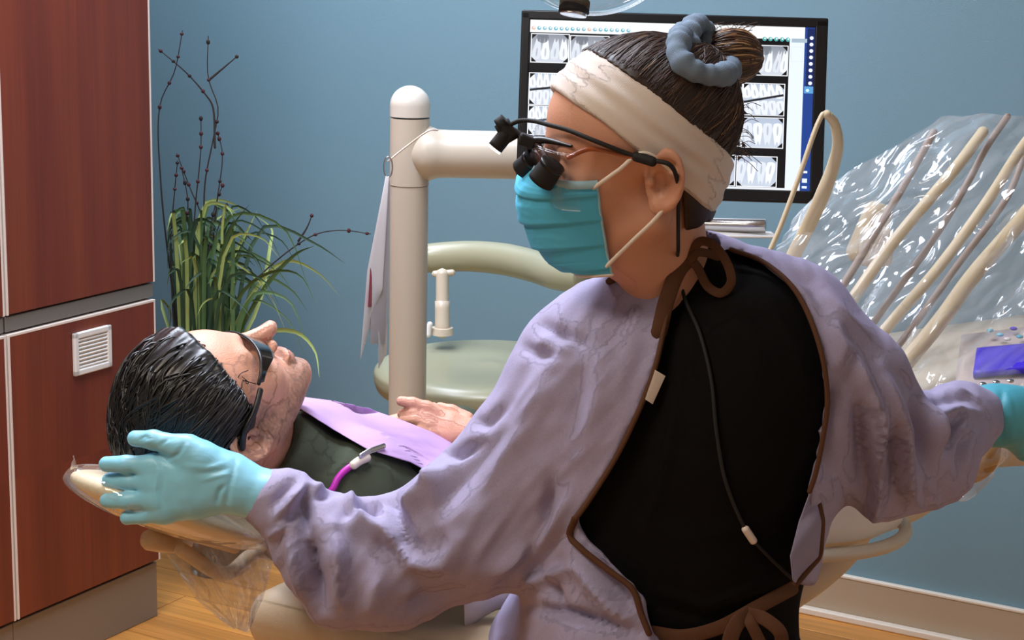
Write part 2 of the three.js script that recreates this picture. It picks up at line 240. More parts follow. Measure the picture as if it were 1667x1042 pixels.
// ---------------------------------------------------------------- cherry cabinets: the face runs along E2 at u = uC
{
  const yTop = 2.3, plinthH = hitU(262, 914, uC)[1], yRail = hitU(264, 474, uC)[1], yRailLo = yRail - .012, nSeam = hitU(10, 520, uC)[2];
  const depth = .58, th = .02, w1 = nSeam - nC;
  const unit = (nA, nB, label, vent) => {
    const w = nB - nA, t = thing('tall_cabinet', label, 'cabinet', RM(uC, 0, (nA + nB) / 2), -A, 'cherry cabinets along the wall');   // local x = out of the face, z = along it
    part('body', mv(rbox(depth - th, yTop - plinthH, w - .002, .002), -th - (depth - th) / 2, (yTop + plinthH) / 2, 0), M.dark, t);
    part('plinth', mv(rbox(.5, plinthH - .003, w - .001, .002), -.012 - .25, (plinthH - .003) / 2, 0), M.plinth, t);
    const e = .0055;
    const door = (y0, y1, nm) => {
      const d = part(nm, mv(rbox(th, y1 - y0 - .006, w - .008, .002), -th / 2, (y0 + y1) / 2, 0), M.cherry, t);
      const z = w / 2 - .005, b = [mv(rbox(th + .001, y1 - y0 - .004, e, .001), -th / 2, (y0 + y1) / 2, -z), mv(rbox(th + .001, y1 - y0 - .004, e, .001), -th / 2, (y0 + y1) / 2, z), mv(rbox(th + .001, e, w - .01, .001), -th / 2, y1 - .004, 0)];
      part('edge_band', merge(b), M.edge, d); return d;
    };
    door(plinthH + .004, yRailLo, 'lower_door'); door(yRail + .022, yTop, 'upper_door');
    part('rail', mv(rbox(.014, .03, w - .004, .002), -.012, yRail + .006, 0), M.rail, t);
    if (vent) {
      const a = hitU(116, 541, uC), b = hitU(177, 530, uC), c = hitU(120, 612, uC), wv = Math.abs(a[2] - b[2]), hv = Math.abs(a[1] - c[1]) * .98, zc = (a[2] + b[2]) / 2 - (nA + nB) / 2, yc = (a[1] + c[1]) / 2 - .0 + (b[1] - a[1]) * .25;
      const v = new THREE.Group(); v.name = 'vent_grille'; v.position.set(.0, yc, zc); t.add(v);
      const fr = []; const fw = .013; for (const s of [-1, 1]) { fr.push(mv(rbox(.009, hv, fw, .003), .0045, 0, s * (wv / 2 - fw / 2)), mv(rbox(.009, fw, wv, .003), .0045, s * (hv / 2 - fw / 2), 0)); } part('vent_frame', merge(fr), M.white, v);
      part('vent_backing', mv(box(.002, hv - .01, wv - .01), .0012, 0, 0), M.slot, v);
      const ns = 8, ih = hv - 2 * fw; for (let i = 0; i < ns; i++) { const s = part('vent_slat', rbox(.007, ih / ns * .62, wv - 2 * fw + .002, .001), M.white, v); s.position.set(.004, -ih / 2 + (i + .5) * ih / ns, 0); s.rotation.z = -.5; }
    }
    return t;
  };
  unit(nC, nSeam, 'tall cherry wood cabinet with a white vent grille in its lower door', true);
  unit(nSeam, nSeam + w1, 'tall plain cherry wood cabinet beside the one with the vent', false);
  unit(nSeam + w1, nSeam + 2 * w1, 'tall plain cherry wood cabinet farthest from the blue wall', false);
}
// ---------------------------------------------------------------- post with arm, monitor
const dPost = 3.25;
{
  const top = at(668, 141, dPost), ft = top.clone().setY(0), r = 32.5 / FPX * dPost;
  const t = thing('equipment_post', 'beige round post with domed white cap and horizontal arm', 'post', ft, 0);
  const yC = at(668, 192, dPost).y, yJ = at(664, 306, dPost).y, yT = top.y;
  part('column', mv(new THREE.CylinderGeometry(r * .97, r * .97, yJ - .03, 48), 0, (yJ + .03) / 2, 0), M.post, t);
  part('column_joint', mv(new THREE.CylinderGeometry(r, r, yC - yJ - .002, 48), 0, (yC + yJ) / 2, 0), M.post, t);
  part('base_flange', mv(new THREE.CylinderGeometry(r * 2.2, r * 2.4, .03, 48), 0, .015, 0), M.post, t);
  const pr = []; for (let i = 0; i <= 16; i++) { const a = i / 16 * Math.PI / 2; pr.push(new THREE.Vector2(Math.cos(a) * r * 1.02, yT - yC - r + Math.sin(a) * r)); } pr.unshift(new THREE.Vector2(r * 1.02, 0));
  part('cap', mv(new THREE.LatheGeometry(pr, 48), 0, yC + .002, 0), M.postCap, t);
  // horizontal arm to the right with a flared collar
  const ya = at(760, 254, dPost).y - .0, ra = 39 / FPX * dPost, dir = V(1, 0, .0).normalize();
  const L = .62, ap = []; const prof = [[0, r * .9], [.02, r * 1.25], [.035, ra * 1.16], [.05, ra * 1.02], [.07, ra], [L, ra], [L + .005, ra * .9], [L + .006, 0]];
  const ag = new THREE.LatheGeometry(prof.map(([y, x]) => new THREE.Vector2(x, y)), 48); ag.rotateZ(-Math.PI / 2); ag.rotateY(-Math.atan2(dir.z, dir.x)); mv(ag, 0, ya, 0); part('arm', ag, M.post, t);
  const L2 = .3; part('arm_riser', mv(new THREE.CylinderGeometry(ra * .55, ra * .55, .12, 32), L - .06, ya + .0, .0), M.post, t);
}
const dMon = 3.14;
{
  const tl = at(850, 16, dMon), tr = at(1349, 30, dMon - .02), bl = at(843, 316, dMon), br = at(1333, 332, dMon - .02);
  const c = tl.clone().add(tr).add(bl).add(br).multiplyScalar(.25);
  const t = thing('monitor', 'wide black monitor showing rows of dental x-ray images', 'monitor', c, 0);
  const X = tr.clone().sub(tl).normalize(), Y0 = tl.clone().sub(bl).normalize(), Z = X.clone().cross(Y0).normalize(), Y = Z.clone().cross(X).normalize();
  t.quaternion.setFromRotationMatrix(new THREE.Matrix4().makeBasis(X, Y, Z)); t.updateMatrixWorld(true);
  const w = tr.distanceTo(tl), hgt = (tl.distanceTo(bl) + tr.distanceTo(br)) / 2;
  part('housing', mv(rbox(w - .03, hgt - .03, .035, .01), 0, 0, -.03), M.blackMatte, t);
  const S = (px, py) => { const [u, v] = [(px - 850) / 499, (py - 16) / 300]; return [(u - .5) * w, (.5 - v) * hgt]; };
  const x0 = -w / 2 + .0155, x1 = w / 2 - .0215, y0 = -hgt / 2 + .021, y1 = hgt / 2 - .0165;
  const fr = []; const bd = .016; fr.push(mv(rbox(w, hgt / 2 - y1, bd, .003), 0, (hgt / 2 + y1) / 2, -.008 + .004), mv(rbox(w, y0 + hgt / 2, bd, .003), 0, (y0 - hgt / 2) / 2, -.004), mv(rbox(x0 + w / 2, hgt - .006, bd, .003), (x0 - w / 2) / 2, 0, -.004), mv(rbox(w / 2 - x1, hgt - .006, bd, .003), (w / 2 + x1) / 2, 0, -.004));
  part('bezel', merge(fr), M.black, t);
  // the picture on the screen, drawn in the crop's own units (75..1500, 95..955)
  const cv = document.createElement('canvas'); cv.width = 1425; cv.height = 860; const g = cv.getContext('2d'); const ox = 75, oy = 95;
  const rc = (a, b, c2, d, f) => { g.fillStyle = f; g.fillRect(a - ox, b - oy, c2 - a, d - b); };
  rc(75, 95, 1500, 955, '#0b0c10'); rc(75, 95, 1450, 160, '#f4f8fc'); rc(1375, 160, 1450, 955, '#e8f1fb'); rc(1450, 95, 1500, 955, '#20428f'); rc(1462, 100, 1500, 440, '#16275c');
  for (let i = 0; i < 18; i++) { g.fillStyle = i === 10 || i === 0 ? '#e8b8a0' : (i % 3 === 1 ? '#5fb3c4' : '#7fb7c8'); g.beginPath(); g.arc(92 + i * 28 - ox, 138 - oy, 10, 0, 7); g.fill(); g.fillStyle = '#eef6fa'; g.beginPath(); g.arc(94 + i * 28 - ox, 135 - oy, 5, 0, 7); g.fill(); }
  for (let i = 0; i < 5; i++) { g.fillStyle = '#4fa8a8'; g.beginPath(); g.arc(1250 + i * 29 - ox, 162 - oy, 11, 0, 7); g.fill(); g.fillStyle = '#dff1f1'; g.beginPath(); g.arc(1252 + i * 29 - ox, 159 - oy, 5, 0, 7); g.fill(); } rc(1385, 155, 1462, 176, '#a8bccc');
  for (let i = 0; i < 8; i++) { g.fillStyle = '#eef4ff'; g.beginPath(); g.arc(1484 - ox, 150 + i * 34 - oy, 10, 0, 7); g.fill(); } rc(1455, 405, 1500, 442, '#5fa0d8'); g.fillStyle = '#dff'; g.beginPath(); g.arc(1472 - ox, 426 - oy, 8, 0, 7); g.fill();
  for (const y of [850, 890, 900, 930]) { rc(1460, y, 1485, y + 12, '#e8f0ff'); } g.strokeStyle = '#c3d4e4'; g.strokeRect(1385 - ox, 200 - oy, 58, 75);
  const q = rng(5);
  const film = (a, b, c2, d, kind) => {
    rc(a - 5, b - 5, c2 + 5, d + 5, '#f2f5fa'); rc(a, b, c2, d, '#0a0a0d'); g.save(); g.beginPath(); const k = 26; const P = [[a + k, b], [c2 - k, b], [c2, b + k], [c2, d - k], [c2 - k, d], [a + k, d], [a, d - k], [a, b + k]]; P.forEach(([x, y], i) => i ? g.lineTo(x - ox, y - oy) : g.moveTo(x - ox, y - oy)); g.closePath(); g.clip();
    const gr = g.createLinearGradient(0, b - oy, 0, d - oy); if (kind === 0) { gr.addColorStop(0, '#8b919c'); gr.addColorStop(.6, '#b9c0cc'); gr.addColorStop(1, '#d3dae6'); } else { gr.addColorStop(0, '#b6c2d6'); gr.addColorStop(1, '#c9d3e2'); } g.fillStyle = gr; g.fillRect(a - ox, b - oy, c2 - a, d - b);
    const w = c2 - a, h = d - b, n = kind === 0 ? 4 : 5, tilt = (q() - .5) * .35;
    const tooth = (x, y, tw, th, up, col) => { g.save(); g.translate(x - ox, y - oy); g.rotate(tilt + (q() - .5) * .15); g.scale(1, up); g.fillStyle = col; g.beginPath(); g.moveTo(-tw * .45, 0); g.quadraticCurveTo(-tw * .62, th * .3, -tw * .45, th * .45); g.quadraticCurveTo(-tw * .3, th * .9, -tw * .18, th); g.quadraticCurveTo(0, th * .62, tw * .2, th); g.quadraticCurveTo(tw * .34, th * .8, tw * .46, th * .45); g.quadraticCurveTo(tw * .6, th * .25, tw * .44, 0); g.quadraticCurveTo(0, -th * .1, -tw * .45, 0); g.fill(); g.fillStyle = 'rgba(150,160,178,.55)'; g.beginPath(); g.ellipse(0, th * .3, tw * .1, th * .22, 0, 0, 7); g.fill(); g.restore(); };
    if (kind === 0) { for (let i = 0; i < n; i++) tooth(a + (i + .5) * w / n, d - h * .12, w / n * .9, h * .75, -1, i % 2 ? '#eef2f8' : '#dde3ec'); g.fillStyle = 'rgba(90,96,106,.55)'; g.beginPath(); g.ellipse(a + w * .3 - ox, b + h * .12 - oy, w * .16, h * .2, .3, 0, 7); g.fill(); }
    else if (kind === 1) { for (let i = 0; i < n; i++) { tooth(a + (i + .5) * w / n, b + h * .44, w / n * .95, h * .5, -1, '#f1f5fc'); tooth(a + (i + .5) * w / n, b + h * .56, w / n * .95, h * .55, 1, '#e9eef8'); } g.fillStyle = '#23262d'; g.save(); g.translate(a + w / 2 - ox, b + h * .47 - oy); g.rotate(tilt * .5 - .12); g.fillRect(-w / 2, -h * .035, w, h * .07); g.restore(); }
    else { for (let i = 0; i < 4; i++) tooth(a + (i + .5) * w / 4, b + h * .2, w / 4 * .9, h * .75, 1, i % 2 ? '#f1f5fb' : '#e2e8f2'); }
    g.restore();
  };
  const top = [[85, 270], [282, 470], [484, 640], [650, 800], [820, 1000], [1010, 1200], [1215, 1366]]; for (const [a, b] of top) film(a, 170 + (a - 85) * .025, b, 316 + (a - 85) * .03, 0);
  const mid = [[82, 250], [262, 440], [450, 630], [640, 820], [830, 990], [1000, 1145], [1155, 1356]]; for (const [a, b] of mid) { film(a, 378 + (a - 85) * .02, b, 540 + (a - 85) * .02, 1); film(a, 552 + (a - 85) * .025, b, 700 + (a - 85) * .03, a > 900 ? 2 : 1); }
  const low = [[82, 250], [262, 440], [450, 630], [640, 790], [800, 945], [955, 1122], [1136, 1330]]; for (const [a, b] of low) film(a, 768 + (a - 85) * .015, b, 938, 2);
  rc(75, 944, 1450, 955, '#e9eef6');
  const tx = new THREE.CanvasTexture(cv); tx.colorSpace = THREE.SRGBColorSpace;
  const sg = new THREE.PlaneGeometry(x1 - x0, y1 - y0); mv(sg, (x0 + x1) / 2, (y0 + y1) / 2, .0005);
  part('screen', sg, MS({ color: 0x050505, roughness: .3, emissive: 0xffffff, emissiveMap: tx, emissiveIntensity: .95 }), t);
  const L = new THREE.RectAreaLight(0xdfeaff, .55, x1 - x0, y1 - y0); L.position.set((x0 + x1) / 2, (y0 + y1) / 2, .004); L.rotation.y = Math.PI; t.add(L);
  const arm = part('mount', tube([V(0, -.02, -.045), V(0, -.02, -.12)], .03, { k: 16 }), M.post, t);
}
// ---------------------------------------------------------------- booklet hung from the post
{
  const d = dPost - .04, o = at(632, 268, d);
  const t = thing('card_booklet', 'white laminated cards hanging on a ring from the beige post', 'cards', o);
  const ring = []; for (let i = 0; i < 16; i++) { const a = i / 16 * 6.283; ring.push(at(632 + 7 * Math.cos(a), 272 + 17 * Math.sin(a), d + Math.sin(a) * .004)); }
  wpart('ring', tube(ring, .0013, { closed: true, n: 40, k: 6 }), M.chrome, t);
  wpart('cord', tube([at(632, 262, d), at(665, 236, d - .012), at(700, 212, d - .035), at(712, 212, d - .02)], .0017, { k: 6 }), M.edge, t);
  const red = MS({ color: 0xa8404c, roughness: .4 }), paper = MP({ color: 0xdcd8dc, roughness: .35, clearcoat: .6, clearcoatRoughness: .1 }), grey = MP({ color: 0xb9b2b8, roughness: .4, clearcoat: .5 });
  const cards = [[[628, 286], [633, 290], [622, 470], [598, 440], [586, 586], [612, 500], paper, -.02], [[629, 287], [634, 290], [629, 470], [606, 450], [602, 560], [626, 560], grey, .0], [[630, 288], [635, 291], [632, 480], [614, 470], [616, 600], [629, 575], paper, .02], [[629, 288], [632, 290], [618, 480], [603, 430], [599, 500], [612, 500], red, -.012]];
  for (const [a, b, r, l, p, q, m, dz] of cards) {
    const g = sheet((u, v) => { const L = v < .5 ? [mix(a[0], l[0], v * 2), mix(a[1], l[1], v * 2)] : [mix(l[0], p[0], v * 2 - 1), mix(l[1], p[1], v * 2 - 1)], Q = v < .5 ? [mix(b[0], r[0], v * 2), mix(b[1], r[1], v * 2)] : [mix(r[0], q[0], v * 2 - 1), mix(r[1], q[1], v * 2 - 1)]; return at(mix(L[0], Q[0], u), mix(L[1], Q[1], u), d + dz * (v + .2) + (u - .5) * .05 * v); }, 4, 12, .0008);
    wpart('card', g, m, t);
  }
}
// ---------------------------------------------------------------- assistant's stool
{
  const d = 3.7, c = at(800, 588, d), y = c.y;
  const t = thing('assistant_stool', 'olive green round stool with a curved padded arm, behind the post', 'stool', c.clone().setY(0));
  const Rr = .236, pr = [[0, 0], [.06, -.006], [Rr * .7, -.002], [Rr * .9, -.004], [Rr * .985, -.016], [Rr, -.03], [Rr * .99, -.045], [Rr * .95, -.06], [Rr * .8, -.068], [0, -.07]].map(([x, z]) => new THREE.Vector2(x, z + y));
  part('seat', new THREE.LatheGeometry(new THREE.SplineCurve(pr).getPoints(60).map(p => new THREE.Vector2(Math.max(0, p.x), p.y)), 64), M.olive, t);
  part('seat_pan', mv(new THREE.CylinderGeometry(.17, .15, .03, 40), 0, y - .085, 0), M.blackMatte, t);
  part('gas_column', mv(new THREE.CylinderGeometry(.025, .03, y - .16, 24), 0, (y - .16) / 2 + .07, 0), M.chrome, t);
  for (let i = 0; i < 5; i++) { const a = i * 1.2566 + .3, g = tube([V(0, .09, 0), V(Math.cos(a) * .14, .085, Math.sin(a) * .14), V(Math.cos(a) * .27, .06, Math.sin(a) * .27)], .018, { k: 10 }); const l = part('leg', g, M.post, t); part('caster', mv(new THREE.CylinderGeometry(.028, .028, .03, 20).rotateX(Math.PI / 2).rotateY(-a), Math.cos(a) * .27, .0281, Math.sin(a) * .27), M.blackMatte, l); }
  part('footring', new THREE.TorusGeometry(.19, .009, 12, 60).rotateX(Math.PI / 2).translate(0, .24, 0), M.chrome, t);
  const spoke = []; for (let i = 0; i < 4; i++) { const a = i * 1.5708; spoke.push(tube([V(0, .25, 0), V(Math.cos(a) * .19, .24, Math.sin(a) * .19)], .006, { k: 8 })); } part('footring_spokes', merge(spoke), M.chrome, t);
  const ap = [[672, 424, 3.84], [700, 420, 3.85], [760, 417, 3.83], [820, 422, 3.78], [870, 434, 3.72], [905, 446, 3.66], [930, 450, 3.63], [948, 452, 3.61]].map(([a, b, e]) => at(a, b, e));
  wpart('arm_pad', tube(ap, s => .0285 + .003 * Math.sin(s * 3), { n: 60, k: 24, up: V(0, 1, 0), capk: .25, flat: 1.05 }), M.olive, t);
  const a0 = at(720, 447, 3.8), a1 = at(720, 541, 3.8); wpart('arm_post', tube([a0, a1], .0135, { k: 20, n: 4 }), M.cream, t); const a2 = at(720, 490, 3.8); wpart('arm_sleeve', tube([a2, a1], .0155, { k: 20, n: 4, sharp: 1 }), M.cream, t);
  wpart('arm_flange', mv(new THREE.CylinderGeometry(.022, .024, .014, 28), a1.x, a1.y + .003, a1.z), M.cream, t);
  wpart('arm_bracket', tube([at(708, 446, 3.8), at(736, 444, 3.8)], .007, { k: 8, n: 4 }), M.cream, t);
  wpart('lever', tube([at(697, 545, 3.78), at(698, 534, 3.78), at(700, 528, 3.78)], .006, { k: 10 }), M.white, t);
}
// ---------------------------------------------------------------- plant beside the cabinet
{
  const d = 4.25, base = at(352, 640, d).setY(0), t = thing('potted_grass', 'tall arrangement of arching green grass and bare dark twigs beside the cabinet', 'plant', base);
  part('pot', new THREE.LatheGeometry([[0, 0], [.06, 0], [.066, .02], [.08, .3], [.086, .36], [.08, .365], [.075, .35], [0, .345]].map(([x, y]) => new THREE.Vector2(x, y)), 40), M.pot, t);
  part('soil', mv(new THREE.CylinderGeometry(.0755, .0755, .02, 32), 0, .345, 0), M.soil, t);
  const blade = (pts, w, m) => {
    const c = new THREE.CatmullRomCurve3(pts), n = 14; const g = sheet((u, v) => { const P = c.getPoint(v), T = c.getTangent(v), S = V(-T.y, T.x, .35 * Math.sin(pts[0].x * 99)).normalize(), ww = w * Math.pow(Math.sin(Math.PI * clamp(v * .86 + .12)), .7) * (1 - v * v * .75); const k = Math.abs(u - .5) * 2; return P.addScaledVector(S, (u - .5) * 2 * ww).addScaledVector(CZ, k * ww * .5); }, 2, n); wpart('leaf', g, m, t);
  };
  const q = rng(21), L = (...p) => p.map(([x, y, dd = 0]) => at(x, y, d + dd));
  const pale = [[[350, 600], [392, 480], [442, 443], [488, 448], [516, 500]], [[352, 600], [410, 480], [465, 425], [516, 443], [553, 482]], [[318, 620], [309, 434], [327, 383], [360, 352], [396, 337]], [[345, 620], [355, 440], [378, 370], [406, 333]], [[350, 620], [378, 425], [401, 379], [419, 342]], [[300, 640], [298, 430], [288, 385], [268, 372]], [[360, 600], [420, 545], [480, 540], [512, 570], [520, 615]], [[305, 620], [318, 545], [335, 528], [356, 540]], [[355, 620], [420, 500], [440, 400], [442, 372], [415, 350]], [[360, 600], [430, 470], [480, 415], [512, 400]]];
  pale.forEach((p, i) => blade(L(...p.map(([x, y], k) => [x, y, (i % 3 - 1) * .06 * k])), .0042 + q() * .002, i % 4 === 2 ? M.leaf2 : i % 3 ? M.leaf2 : M.leaf));
  for (let i = 0; i < 115; i++) {
    const x0 = 290 + q() * 90, dir = (q() - .42) * 2, hgt = 70 + q() * 160, sp = dir * (30 + q() * 120), z = (q() - .5) * .25, top = 600 - hgt - 40, x1 = x0 + sp * .45, x2 = Math.max(278, x0 + sp), yy = top + Math.abs(sp) * .35 * q();
    blade(L([x0, 690, z * .3], [x0 + sp * .12, 600 - hgt * .3, z * .5], [x1, top, z], [x2, yy, z * 1.3], [Math.max(272, x2 + sp * .3), yy + Math.abs(sp) * (.2 + q() * .5), z * 1.5]), .003 + q() * .0035, [M.leaf, M.leaf3, M.leaf3, M.leaf, M.leaf2][Math.floor(q() * 5)]);
  }
  const tw = [[[335, 640], [330, 480], [332, 365], [334, 296], [348, 222], [355, 176], [339, 126], [339, 59]], [[343, 128], [362, 112], [387, 91]], [[350, 240], [346, 172], [334, 153], [304, 119], [258, 80]], [[300, 620], [262, 300], [261, 169], [284, 117], [297, 50]], [[318, 620], [316, 370], [327, 241], [327, 190]], [[345, 640], [330, 360], [309, 305], [288, 250]], [[290, 640], [278, 400], [284, 315], [289, 262]], [[365, 640], [378, 500], [424, 448], [479, 402], [516, 381], [557, 375], [603, 381]], [[345, 620], [342, 380], [352, 330], [363, 300]], [[330, 600], [352, 340], [362, 250], [354, 215]], [[300, 600], [300, 380], [306, 330], [295, 270]], [[340, 620], [348, 400], [370, 330]], [[486, 392], [500, 370], [508, 350]]];
  const toff = [0, 0, 0, .02, -.02, .02, -.02, .03, 0, .03, -.03, 0, .03];
  tw.forEach((p, i) => {
    const pts = L(...p.map(([x, y]) => [x, y, toff[i]])), c = new THREE.CatmullRomCurve3(pts, false, 'centripetal'); wpart('twig', tube(pts, s => mix(.003, .0011, s), { n: 40, k: 5 }), M.twig, t);
    for (const s of p.length < 4 ? [.97] : [.45 + q() * .1, .62 + q() * .1, .8 + q() * .1, .98]) { const g = new THREE.SphereGeometry(.0042, 8, 6); g.scale(1.1, .8 + q() * .7, .8); const b = c.getPoint(s); wpart('bud', mv(g, b.x, b.y, b.z), q() < .6 ? M.bud : M.twig, t); }
  });
}
// ---------------------------------------------------------------- operating lamp at the top, silver bar under the monitor
{
  const d = 2.7, o = at(970, -40, d), t = thing('operating_lamp', 'clear domed operating lamp with a black focusing handle, hanging from above', 'lamp', o);
  wpart('handle', tube([at(937, -30, d), at(936, 4, d)], .021, { k: 28, n: 4, sharp: 1 }), M.black, t); wpart('handle_grip', tube([at(936, 1, d), at(934, 21, d)], .0225, { k: 28, n: 4, sharp: 1 }), M.blackMatte, t);
  wpart('handle_lens', tube([at(934, 19, d), at(933, 25, d)], .0195, { k: 28, n: 4, sharp: 1 }), M.chrome, t);
  const c = at(965, -95, d + .02), pr = []; for (let i = 0; i <= 20; i++) { const a = i / 20 * 1.35; pr.push(new THREE.Vector2(Math.sin(a) * .125, -Math.cos(a) * .108)); }
  const sh = new THREE.LatheGeometry(pr, 48); mv(sh, c.x, c.y, c.z); wpart('shield', sh, M.lens, t);
  const hd = new THREE.LatheGeometry([[0, .09], [.06, .085], [.12, .05], [.125, -.02], [.118, -.025], [.1, .02], [0, .04]].map(([x, y]) => new THREE.Vector2(x, y)), 48); mv(hd, c.x, c.y, c.z); wpart('head', hd, M.cream, t);
  wpart('stem', tube([V(c.x, c.y + .08, c.z), V(c.x, c.y + .2, c.z), V(c.x + .1, c.y + .35, c.z - .05), V(c.x + .1, ROOM.h - .003, c.z - .05)], .02, { k: 16, n: 30, sharp: 1 }), M.cream, t);
}
{
  const d = 2.95, t = thing('silver_arm', 'silver tube arm with a thin plate under the monitor', 'arm', at(1190, 370, d));
  wpart('arm_tube', tube([at(1060, 364, d + .03), at(1246, 368, d - .02)], .0112, { k: 20, n: 6, sharp: 1 }), M.chrome, t);
  wpart('plate', mv(rbox(.13, .0035, .05), 0, 0, 0).rotateY(.1).translate(...at(1196, 382, d - .02).toArray()), M.white, t);
}
// ---------------------------------------------------------------- delivery unit on the right
{
  const t = thing('delivery_unit', 'beige dental delivery unit with raised instrument arms, wrapped in clear film', 'dental unit', at(1560, 620, 2.6).setY(.0));
  const P = (a) => a.map(([x, y, d]) => at(x, y, d));
  const tan = MP({ color: 0xcdbb98, roughness: .4, clearcoat: .25 }), taupe = MP({ color: 0x8f7d70, roughness: .5 }), body = MP({ color: 0xd5cab6, roughness: .4, clearcoat: .2 });
  wpart('hose_loop', tube(P([[1248, 420, 2.5], [1270, 370, 2.5], [1300, 290, 2.5], [1333, 198, 2.5], [1342, 184, 2.5], [1352, 188, 2.5]]), .0035, { n: 60, k: 10 }), tan, t);
  wpart('hose', tube(P([[1346, 186, 2.5], [1358, 200, 2.51], [1364, 232, 2.52], [1358, 265, 2.54], [1340, 315, 2.56], [1312, 375, 2.6], [1285, 430, 2.62], [1260, 490, 2.65]]), s => mix(.006, .0105, Math.min(1, s * 2.5)), { n: 60, k: 14 }), tan, t);
  const arms = [[[[1600, 215, 2.75], [1553, 277, 2.7], [1453, 396, 2.66], [1365, 518, 2.62], [1330, 560, 2.6]], .0085, tan], [[[1520, 215, 2.8], [1484, 280, 2.78], [1415, 396, 2.74], [1365, 476, 2.7], [1330, 530, 2.68]], .0058, taupe], [[[1675, 225, 2.7], [1657, 250, 2.68], [1603, 334, 2.64], [1526, 438, 2.6], [1455, 520, 2.56], [1380, 610, 2.53]], .0078, tan], [[[1700, 310, 2.6], [1667, 353, 2.58], [1584, 449, 2.54], [1534, 518, 2.5], [1490, 572, 2.47], [1425, 650, 2.44]], .0115, tan], [[[1640, 190, 2.78], [1607, 238, 2.76], [1576, 296, 2.74], [1526, 380, 2.7], [1440, 500, 2.66], [1375, 590, 2.62]], .0052, taupe], [[[1667, 255, 2.72], [1640, 320, 2.7], [1560, 430, 2.66], [1480, 540, 2.6], [1400, 640, 2.55]], .005, taupe]];
  for (const [p, r, m] of arms) wpart('instrument_arm', tube(P(p), r, { n: 50, k: 14 }), m, t);
  // console: a wedge-shaped box whose top slopes to the operator
  const slab = (c, nm, m, th) => { const [a, b, e, f] = P(c); const n = b.clone().sub(a).cross(f.clone().sub(a)).normalize(); if (n.y < 0) n.negate(); const up = b.clone().sub(a).cross(f.clone().sub(a)).y > 0; const g = sheet((u, v) => { if (!up) u = 1 - u; return a.clone().lerp(b, u).lerp(f.clone().lerp(e, u), v); }, 8, 8, th); return wpart(nm, g, m, t); };
  slab([[1405, 548, 2.72], [1720, 505, 2.72], [1760, 650, 2.4], [1490, 665, 2.42]], 'console_top', body, .09);
  slab([[1565, 545, 2.55], [1730, 525, 2.53], [1760, 640, 2.36], [1552, 645, 2.38]], 'control_panel', MP({ color: 0xcbbcb4, roughness: .35, clearcoat: .5 }), .02);
  slab([[1590, 566, 2.475], [1700, 556, 2.46], [1702, 596, 2.40], [1584, 607, 2.415]], 'purple_display', MS({ color: 0x3a22c9, roughness: .4 }), .008);
  for (const [x, y, m] of [[1612, 538, M.gloveTeal], [1628, 545, M.glove], [1650, 535, MS({ color: 0x6a5ad0 })], [1640, 552, M.white], [1660, 548, M.gloveTeal], [1600, 625, M.chrome], [1622, 622, M.chrome], [1645, 620, M.chrome]]) { const p = at(x, y, 2.52 - (y - 535) * .0018); wpart('button', mv(new THREE.SphereGeometry(.005, 12, 8).scale(1, .5, 1), p.x, p.y, p.z), m, t); }
  const hb = at(1415, 380, 2.85); wpart('handpiece_holder', mv(rbox(.042, .1, .05, .016, 3).rotateZ(-.35), hb.x, hb.y, hb.z), tan, t);
  wpart('holder_block', (() => { const p = at(1425, 400, 2.83); return mv(rbox(.05, .06, .05, .012, 3), p.x, p.y, p.z); })(), body, t);
  wpart('handle', tube(P([[1556, 770, 2.4], [1580, 772, 2.36], [1606, 755, 2.33], [1614, 728, 2.32], [1612, 690, 2.34]]), .0125, { n: 40, k: 16 }), MP({ color: 0xb08a5a, roughness: .4 }), t);
  // the white tray and its swinging arm below the elbow
  { const o = at(1270, 845, 2.45), g = new THREE.LatheGeometry([[0, 0], [.14, .0], [.16, .012], [.163, .03], [.163, .085], [.158, .09], [.15, .088], [.148, .05], [0, .045]].map(([x, y]) => new THREE.Vector2(x, y)), 56); g.scale(1, 1, .82); wpart('tray', mv(g, o.x, o.y, o.z), M.white, t); }
  wpart('tray_rim', tube(Array.from({ length: 28 }, (_, i) => at(1270, 850, 2.45).add(V(Math.cos(i / 28 * 6.283) * .165, 0, Math.sin(i / 28 * 6.283) * .135))), .009, { closed: true, n: 80, k: 12 }), body, t);
  const sc = at(1369, 832, 2.342); wpart('screw', mv(new THREE.SphereGeometry(.006, 14, 10), sc.x, sc.y, sc.z), M.white, t); wpart('screw_socket', mv(new THREE.SphereGeometry(.0028, 10, 8), sc.x, sc.y + .001, sc.z + .0042), M.black, t);
  wpart('swing_arm', tube(P([[1240, 868, 2.5], [1330, 866, 2.47], [1420, 850, 2.5], [1500, 815, 2.56], [1560, 750, 2.6], [1600, 660, 2.6]]), s => mix(.016, .022, s), { n: 60, k: 18 }), body, t);
  wpart('lower_arm', tube(P([[1400, 850, 2.55], [1372, 895, 2.55], [1330, 935, 2.56], [1250, 990, 2.58], [1150, 1060, 2.6]]), .024, { n: 50, k: 18 }), body, t);
  const f = at(1150, 1060, 2.6); wpart('column', tube([f, V(f.x - .02, f.y - .1, f.z), V(f.x - .02, .02, f.z)], .035, { n: 20, k: 20, sharp: 1 }), body, t); wpart('floor_plate', mv(new THREE.CylinderGeometry(.12, .13, .03, 36), f.x - .02, .0155, f.z), body, t);
}
